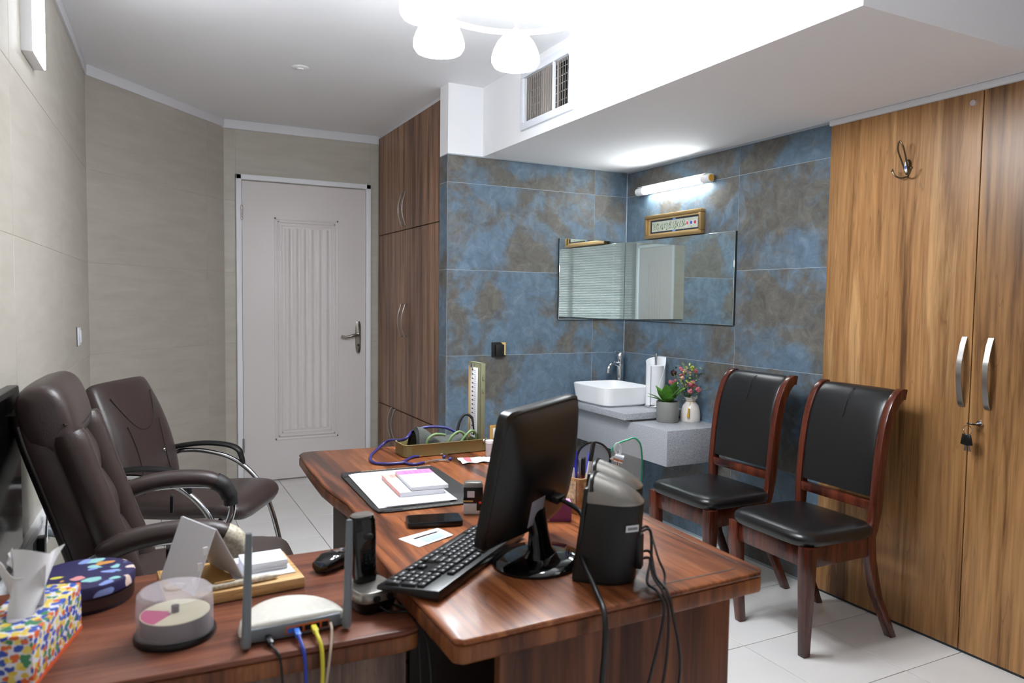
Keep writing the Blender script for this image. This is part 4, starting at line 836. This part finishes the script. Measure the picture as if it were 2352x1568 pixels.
for i in range(9): MB().box((-.047, -.04, 0), (.047, .04, .0021)).x(Mx.Translation((random.uniform(-.0012, .0012), random.uniform(-.0012, .0012), .0022*i))).build('sheet', 'white_paper', ns)
cl = thing('desk_calendar', 'white tent calendar leaning open on the wooden tray', 'calendar', (-2.735, -2.235, T2+.0256), R(24))
MB().add([(-.055, -.095, .0), (-.055, .05, 0), (-.004, .055, .125), (-.004, -.09, .125)], [(0, 1, 2, 3)]).build('back_sheet', 'white_paper', cl, thick=.0018)
MB().add([(.062, -.095, .0), (.062, .05, 0), (.0, .055, .125), (.0, -.09, .125)], [(0, 1, 2, 3)]).build('front_sheet', 'white_paper', cl, thick=.0018)
for i in range(3): MB().box((-.06+.012*i, -.1, .02+.03*i), (-.05+.012*i, -.096, .036+.03*i)).build('index_tab', 'white_plastic', cl)
MB().add([(.05, -.08, .026), (.05, .0, .026), (.02, .0, .086), (.02, -.08, .086)], [(0, 1, 2, 3)]).x(Mx.Translation((.001, 0, .001))).build('print', 'blue_tint', cl)
pn = thing('ball_pen', 'cream ball pen lying along the front of the wooden tray', 'pen', (-2.645, -2.322, T2+.031), R(6))
MB().tube([(-.075, 0, 0), (-.07, 0, 0), (.05, 0, 0), (.066, 0, 0), (.075, 0, 0)], [.002, .0065, .0065, .0055, .002], 12).build('barrel', 'tape', pn)
MB().box((-.06, -.0025, .0065), (-.02, .0025, .0085)).build('clip', 'lightwood', pn)
tn = thing('round_tin', 'dark navy round tin printed with colourful cakes', 'tin', (-2.952, -2.2, T2))
MB().lathe([(0, 0), (.094, 0), (.096, .004), (.096, .036), (0, .036)], 48).build('tin_body', 'navy', tn)
MB().lathe([(.0961, .008), (.0968, .008), (.0968, .028), (.0961, .028)], 48).build('band', 'brownband', tn)
MB().lathe([(.09, .034), (.0985, .034), (.0985, .052), (.096, .056), (.09, .0565), (0, .0565)], 48).build('lid', 'tin_print', tn)
tb = thing('tissue_box', 'tissue box with confetti print in blue, yellow and orange', 'tissue box', (-3.022, -2.452, T2), R(-14))
MB().box((-.05, -.115, .006), (.05, .115, .09)).build('carton', 'tissue_print', tb, .002)
MB().box((-.0505, -.1155, 0), (.0505, .1155, .0065)).build('bottom_trim', 'orange_trim', tb)
MB().loft([sring((0, 0, z_), (1, 0, 0), (0, 1, 0), .022, .06, 24, 2.2) for z_ in (.0902, .091)]).build('slot', 'ink_soft', tb)
tt = thing('tissue', 'crumpled white tissue pulled from the printed box', 'tissue', (-3.018, -2.445, T2+.091), R(-14))
def tis(u, v):
    a = (u-.5)*2; w_ = .03+.028*v
    return V((a*w_*.6+.012*math.sin(9*u+3*v)*v+.01*v, -.05+.06*v+.014*math.cos(7*u)*v+.035*a*v, v*.095+.012*math.sin(6*u)*v))
MB().grid(tis, 18, 10).build('sheet', 'tissue', tt, thick=.0012)
def tis2(u, v):
    a = (u-.5)*2; return V((a*(.022+.02*v)-.01*v, .0-.02*v+.012*math.sin(8*u+1)*v, v*.075+.014*math.cos(5*u)*v))
MB().grid(tis2, 14, 8).build('fold', 'tissue', tt, thick=.0012)

# ---------------------------------------------------------------- things on the main desk
bt = thing('desk_folder', 'black stitched leather folder open under the white papers', 'folder', (-2.09, -1.78, TZ), R(-2))
MB().loft([sring((0, 0, z_), (1, 0, 0), (0, 1, 0), .165, .25, 40, 14) for z_ in (.0005, .005)]).build('cover', 'leather_dark', bt, .001)
for s in (1, -1): MB().tube([V((-.155+.31*i/40, s*.243, .0055)) for i in range(41)], [.0008 if i % 2 else .0003 for i in range(41)], 5).build('stitching', 'tape', bt)
for sx, sy in ((-1, -1), (-1, 1)): MB().prism([(sx*.16, sy*.245), (sx*.09, sy*.245), (sx*.16, sy*.18)], .0055, .0064).build('corner_pocket', 'leather_dark', bt)
MB().box((-.152, -.238, .0066), (-.138, -.23, .0076)).build('corner_clip', 'steel', bt)
pp = thing('paper_sheets', 'stack of blank white sheets lying on the black folder', 'paper', (-2.115, -1.79, TZ+.0068), R(-3))
for i, (dx, dy, a) in enumerate(((-.018, .0, 0), (-.006, .004, .6), (.004, 0, 0))):
    MB().box((-.105, -.21, 0), (.105, .21, .0011)).x(Mx.Translation((dx, dy, .0013*i))@Mx.Rotation(R(a), 4, 'Z')).build('sheet', 'white_paper', pp)
for i in range(12): MB().box((-.118, -.19+i*.03, .0013), (-.1125, -.176+i*.03, .0015)).build('edge_print', 'ink_soft', pp)
def notepad(lb, loc, rz, w_, h_, t_, head):
    n_ = thing('note_pad', lb, 'note pad', loc, rz)
    MB().box((-w_/2, -h_/2, 0), (w_/2, h_/2, t_)).build('sheets', 'white_paper', n_, .0006, 1)
    MB().box((-w_/2, h_/2-.055, t_), (w_/2, h_/2, t_+.0004)).build('header', head, n_)
    MB().box((-w_/2-.0003, -h_/2, .001), (-w_/2, h_/2, t_-.001)).build('spine', head if head == 'salmon' else 'white_paper', n_)
    for k in range(3):
        for j in range(5): MB().box((-w_/2+.02+j*.017, h_/2-.02-k*.012, t_+.0005), (-w_/2+.031+j*.017-.004*(j % 2), h_/2-.0175-k*.012, t_+.0007)).build('print', 'ink', n_)
    for j in range(6): MB().box((-w_/2+.01+j*.012, -h_/2+.1-.002*j, t_+.0004), (-w_/2+.02+j*.012, -h_/2+.102-.002*j, t_+.0006)).build('print', 'ink_soft', n_)
    return n_
notepad('note pad with salmon header under the pink one', (-2.088, -1.808, TZ+.011), R(-4), .135, .235, .014, 'salmon')
notepad('note pad with bright pink header on top of the other pad', (-2.062, -1.818, TZ+.0262), R(-5), .112, .215, .011, 'pink')
sp = thing('smartphone', 'black smartphone lying face up on the desk', 'smartphone', (-2.15, -2.163, TZ), R(-14))
MB().loft([sring((0, 0, z_), (1, 0, 0), (0, 1, 0), .073*s, .039*s, 40, 9) for z_, s in ((.0, .97), (.002, 1), (.013, 1), (.0148, .975))]).build('case', 'plastic_black', sp)
MB().loft([sring((0, 0, z_), (1, 0, 0), (0, 1, 0), .0685, .0345, 40, 12) for z_ in (.0149, .0152)]).build('screen', 'screen', sp)
nt = thing('printed_slip', 'small printed white slip with a black bar near the keyboard', 'paper slip')
q4 = [pz(915, 1237, TZ+.001), pz(962, 1256, TZ+.001), pz(1041, 1228, TZ+.004), pz(1005, 1212, TZ+.003)]
MB().grid(lambda u, v: (q4[0]*(1-u)+q4[1]*u)*(1-v)+(q4[3]*(1-u)+q4[2]*u)*v+V((0, 0, .004*u*(1-u)*v)), 6, 8).build('slip', 'white_paper', nt, thick=.0003)
def on4(u, v, dz): return (q4[0]*(1-u)+q4[1]*u)*(1-v)+(q4[3]*(1-u)+q4[2]*u)*v+V((0, 0, .004*u*(1-u)*v+dz))
MB().grid(lambda u, v: on4(.3+.1*u, .22+.62*v, .0006), 1, 6).build('black_bar', 'plastic_black', nt, thick=.0002)
MB().grid(lambda u, v: on4(.48+.4*u, .3+.55*v, .0006), 3, 6).build('tint_field', 'blue_tint', nt, thick=.0002)
st = thing('rubber_stamp', 'black and grey self-inking stamp with a red button', 'stamp', (-2.018, -2.118, TZ), R(-24))
MB().box((-.026, -.016, 0), (.026, .016, .034)).build('base', 'white_plastic', st, .003)
MB().box((-.0275, -.0175, .03), (.0275, .0175, .078)).build('body', 'plastic_black', st, .004)
MB().loft([sring((0, 0, z_), (1, 0, 0), (0, 1, 0), .0275*s, .0175*s, 24, 7) for z_, s in ((.076, 1.02), (.082, 1.0), (.088, .85), (.09, .5))]).build('top_cap', 'silver', st)
MB().box((-.016, -.0182, .048), (.004, -.0172, .066)).build('label_window', 'white_paper', st)
MB().box((-.028, -.018, .036), (.0, -.0172, .04)).build('trim_strip', 'pale_yellow', st)
MB().box((.010, -.0195, .012), (.0265, -.0165, .034)).build('side_skirt', 'plastic_black', st, .001)
MB().ball((.019, -.0195, .034), .004, n=10, k=6).build('button', 'red', st)
# sphygmomanometer
bp_ = thing('blood_pressure_gauge', 'olive metal mercury blood pressure gauge with upright scale', 'gauge', (-1.795, -1.315, TZ), R(1))
HX, HY = .172, .064
br = lambda z, a, b: sring((0, 0, z), (1, 0, 0), (0, 1, 0), a, b, 44, 9)
MB().loft([br(0, HX-.004, HY-.004), br(.004, HX, HY), br(.046, HX, HY), br(.048, HX+.0015, HY+.0015), br(.049, HX-.002, HY-.002), br(.046, HX-.004, HY-.004), br(.006, HX-.005, HY-.005)]).build('tray', 'olive_metal', bp_)
ld = MB().box((.136, -.062, .03), (.139, .05, .345)).box((.136, -.062, .03), (.156, -.059, .345)).box((.136, .047, .03), (.156, .05, .345)).box((.136, -.062, .342), (.156, .05, .345)).x(Mx.Translation((0, 0, 0))).build('lid', 'olive_light', bp_, .001)
MB().box((.1285, -.04, .05), (.135, .028, .325)).build('scale_plate', 'scale_white', bp_, .001)
tk_ = MB(); 
for i in range(31): tk_.box((.128, -.034, .06+i*.0085), (.1284, -.034+(.02 if i % 2 == 0 else .012), .0608+i*.0085))
tk_.build('scale_ticks', 'ink', bp_)
nb = MB()
for i in range(16): nb.box((.128, -.01, .0585+i*.017), (.1284, .002, .0635+i*.017))
nb.build('scale_figures', 'ink', bp_)
MB().cyl((.125, .018, .045), (.125, .018, .33), .004, n=10).build('mercury_tube', 'gold_light', bp_)
MB().cyl((.128, -.0, .325), (.128, -.0, .34), .01).build('tube_cap', 'chrome', bp_)
for zz in (.24, .29): MB().lathe([(0, 0), (.01, 0), (.01, .002), (0, .002)], 16).x(Mx.Translation((.147, -.0625, zz))@Mx.Rotation(R(90), 4, 'X')@Mx.Diagonal((.5, 1, 1, 1))).build('rivet', 'olive_light', bp_)
MB().ball((.15, -.0655, .043), .006, n=10, k=6).build('pivot_screw', 'chrome', bp_)
random.seed(5)
def cuf(u, v):
    x_ = -.11+.2*u; a = math.pi*v; r_ = .062+.012*math.sin(5*u+1)-.016*u
    return V((x_+.008*math.sin(4*v+6*u), -.046*math.cos(a)*.95+.004*math.sin(13*u), .02+r_*math.sin(a)+.012*math.sin(7*u+3*v)*math.sin(a)))
MB().grid(cuf, 22, 14).build('cuff', 'cuff', bp_, thick=.003)
MB().grid(lambda u, v: cuf(.02-.1*u*.2, v)+V((-.012*u, 0, -.012*u)), 4, 14).build('cuff_lining', 'cuff_black', bp_, thick=.002)
for pts in ([(-.085, -.05, .03), (-.075, -.052, .065), (-.045, -.05, .08), (-.005, -.048, .074)], [(.0, -.05, .03), (.02, -.052, .066), (.05, -.05, .083), (.075, -.046, .07), (.085, -.04, .04)], [(.05, -.05, .03), (.075, -.052, .062), (.105, -.048, .083), (.128, -.04, .066), (.132, -.035, .03)]):
    MB().tube(crv(pts), .0052, 10).build('rubber_tube', 'green_tube', bp_)
MB().tube(crv([(.06, -.01, .06), (.075, -.0, .11), (.1, .0, .14), (.125, -.01, .125), (.13, -.02, .085), (.13, -.02, .06)]), .0055, 10).build('hose', 'rubber_black', bp_)
# stethoscope
stt = thing('stethoscope', 'dark blue stethoscope draped around the olive gauge tray', 'stethoscope')
zz = TZ+.006
P_ = lambda u, v, z=TZ+.006: pz(u, v, z)
MB().tube(crv([P_(930, 1062), P_(890, 1065), P_(858, 1062), P_(851, 1048), P_(868, 1030), P_(893, 1012, TZ+.03), V((-1.945, -1.31, TZ+.058)), V((-1.90, -1.285, TZ+.083)), V((-1.84, -1.28, TZ+.094)), V((-1.77, -1.285, TZ+.088)), V((-1.73, -1.30, TZ+.07)), V((-1.70, -1.32, TZ+.045))], 8), .0058, 10).build('tube', 'purple_tube', stt)
for (a, b, c, d_) in (((945, 1050), (962, 1047), (1015, 1042), (1027, 1053)), ((948, 1066), (974, 1062), (1020, 1056), (1030, 1052))):
    MB().tube(crv([P_(925, 1061), P_(*a), P_(*b)], 5), .005, 10).build('branch', 'purple_tube', stt)
    MB().tube(crv([P_(*b), P_((b[0]+c[0])//2, (b[1]+c[1])//2-1), P_(*c), P_(c[0]+12, c[1]+3)], 5), .0042, 8).build('ear_tube', 'chrome', stt)
for u, v in ((1020, 1049), (1034, 1054)): MB().ball(P_(u, v, TZ+.0075), .0075, n=12, k=8).build('ear_tip', 'purple_tube', stt)
MB().cyl((-1.695, -1.325, TZ+.032), (-1.69, -1.328, TZ+.042), .02).build('chest_piece', 'chrome', stt)
pk = thing('medicine_sachet', 'crumpled white and red medicine sachet on the desk', 'sachet', (-1.727, -1.525, TZ), R(-10))
def sach(u, v): return V(((u-.5)*.15, (v-.5)*.085*(1-.25*u), .003+.008*math.sin(math.pi*u)*math.sin(math.pi*v)+.004*math.sin(9*u+4*v)**2))
MB().grid(sach, 16, 10).build('pouch', 'white_paper', pk, thick=.0008)
for (a, b) in ((.12, .26), (.8, .97)): MB().grid(lambda u, v: sach(a+(b-a)*u, .08+.84*v)+V((0, 0, .0012)), 4, 8).build('red_print', 'redprint', pk, thick=.0002)
for i in range(4): MB().grid(lambda u, v: sach(.36+.09*i+.05*u, .55+.06*v)+V((0, 0, .0012)), 2, 1).build('print', 'ink', pk, thick=.0002)
gt = thing('small_jar', 'small clear tube jar behind the monitor edge', 'jar', (-1.66, -1.47, TZ))
MB().lathe([(0, 0), (.016, 0), (.017, .003), (.017, .05), (.015, .052), (0, .052)], 20).build('jar_body', 'clear', gt)
MB().lathe([(0, .052), (.0175, .052), (.0175, .062), (0, .062)], 20).build('lid', 'white_plastic', gt)
pb = thing('purple_carton', 'small purple and tan medicine carton beside the stand', 'carton', (-1.842, -2.262, TZ), R(-24))
MB().box((-.045, -.022, 0), (-.014, .022, .05)).build('tan_end', 'tanbox', pb, .001)
MB().box((-.0138, -.022, 0), (.045, .022, .05)).build('purple_part', 'purple_box', pb, .001)
MB().box((-.0445, -.0215, .0501), (.0445, .0215, .0506)).build('top_face', 'purple_light', pb)
MB().tube([V((-.03+.007*math.cos(a), -.0222, .017+.007*math.sin(a))) for a in [k*math.pi/8 for k in range(16)]], .0006, 5, True).build('round_logo', 'ink', pb)
wb_ = thing('white_booklet', 'thick white booklet lying behind the purple carton', 'booklet', (-1.815, -2.16, TZ), R(-30))
MB().box((-.055, -.075, 0), (.055, .075, .03)).build('pages', 'white_paper', wb_, .001)
MB().box((-.057, -.077, .0301), (.057, .077, .0316)).build('cover', 'white_plastic', wb_)
fb = thing('carved_box', 'small carved floral trinket box behind the pen cup', 'box', (-1.772, -2.06, TZ), R(-20))
MB().box((-.045, -.04, 0), (.045, .04, .055)).build('box_body', 'carved', fb, .004)
MB().box((-.047, -.042, .0552), (.047, .042, .068)).build('box_lid', 'carved', fb, .005)
cu = thing('pen_cup', 'carved wooden pen cup beside the speakers', 'pen cup', (-1.733, -2.222, TZ), R(10))
cq = lambda z, k: sring((0, 0, z), (1, 0, 0), (0, 1, 0), .036*k, .036*k, 32, 6)
MB().loft([cq(0, .96), cq(.003, 1), cq(.1, 1), cq(.1005, .9), cq(.1, .88), cq(.006, .86)]).build('cup', 'lightwood', cu)
for s in (0, 1): MB().box((-.0375, -.022+s*.0, .03), (-.0362, .022, .09)).build('carved_panel', 'carved', cu); break
MB().box((-.024, -.0375, .03), (.024, -.0362, .09)).build('carved_panel', 'carved', cu)
def pen(lb, dx, dy, tx, ty, h_, r_, m, capm=None, capf=.4, tip=True):
    p_ = thing('pen', lb, 'pen', (-1.733+dx, -2.222+dy, TZ+.007), 0, 'pens in the wooden cup')
    a = V((0, 0, 0)); b = V((tx, ty, h_))
    MB().cyl(a, a+(b-a)*(1-capf), r_, n=12).build('barrel', m, p_)
    MB().tube([a+(b-a)*(1-capf), a+(b-a)*.98, b], [r_*1.2, r_*1.2, r_*.7], 12).build('cap', capm or m, p_)
    return p_
pen('clear pen with tall blue cap in the cup', -.012, .0, -.004, .006, .165, .0045, 'clear', 'pen_blue', .5)
pen('slim silver pen in the cup', -.002, .004, .002, .0, .14, .0035, 'steel', 'steel', .3)
pen('dark red pen with chrome tip in the cup', .004, -.004, .004, .002, .145, .005, 'dark_red', 'plastic_black', .35)
pen('white marker with black cap leaning right in the cup', .01, .004, .038, .006, .185, .0055, 'white_plastic', 'plastic_black', .3)
pen('second blue pen behind the marker in the cup', .016, .014, .03, .01, .15, .0045, 'clear', 'pen_blue', .4)
pen('short white pencil in the cup', -.018, -.012, -.012, .006, .12, .0035, 'white_plastic', 'white_paper', .2)
mg = thing('magnifier_lens', 'round black-rimmed magnifying lens on a chrome arm', 'magnifier', (-1.655, -2.19, TZ), R(-27))
RC = V((-.012, 0, .135))
MB().tube([RC+V((.048*math.cos(a), 0, .048*math.sin(a))) for a in [k*math.pi/20 for k in range(40)]], .0032, 8, True).build('rim', 'gloss_black', mg)
MB().lathe([(0, -.0015), (.03, -.0012), (.0465, -.0002), (.0465, .0002), (.03, .0012), (0, .0015)], 32).x(Mx.Translation(RC)@Mx.Rotation(R(90), 4, 'X')).build('lens', 'lens', mg)
MB().tube([RC+V((.048, 0, 0)), RC+V((.062, -.004, .006))], .004, 8).cyl(RC+V((.06, -.004, .006)), RC+V((.085, -.01, .0)), .0115, .0125, 16).build('joint', 'chrome', mg)
MB().cyl(RC+V((.07, 0, -.008)), (.058, 0, .006), .0045, n=10).build('post', 'chrome', mg)
MB().lathe([(0, 0), (.03, 0), (.03, .006), (0, .008)], 24, (.058, 0, 0)).build('foot', 'plastic_black', mg)
MB().tube(crv([RC+V((.07, 0, .01)), RC+V((.06, 0, .03)), RC+V((.068, 0, .046)), RC+V((.078, 0, .03)), RC+V((.074, 0, .01))]), .0035, 8).build('clip_loop', 'clear', mg)
ac = thing('acrylic_sign', 'clear acrylic plate with green edge behind the speakers', 'acrylic plate', (-1.555, -2.20, TZ), R(-27))
ap_ = [(-.04, .0), (.04, .0), (.042, .12), (.036, .17), (.018, .19), (0, .185), (-.02, .178), (-.04, .168), (-.05, .15)]
apc = [(p.x, p.z) for p in crv([(x_, 0, z_) for x_, z_ in ap_[2:]], 5)]; full = ap_[:2]+apc
MB().prism(full, -.0015, .0015).x(Mx.Rotation(R(90), 4, 'X')).build('plate', 'acrylic', ac)
MB().tube([V((x_, 0, z_)) for x_, z_ in [(.04, .0)]+apc], .0026, 8).build('edge', 'green_edge', ac)
MB().box((-.045, -.02, 0), (.045, .02, .006)).build('foot', 'acrylic', ac)
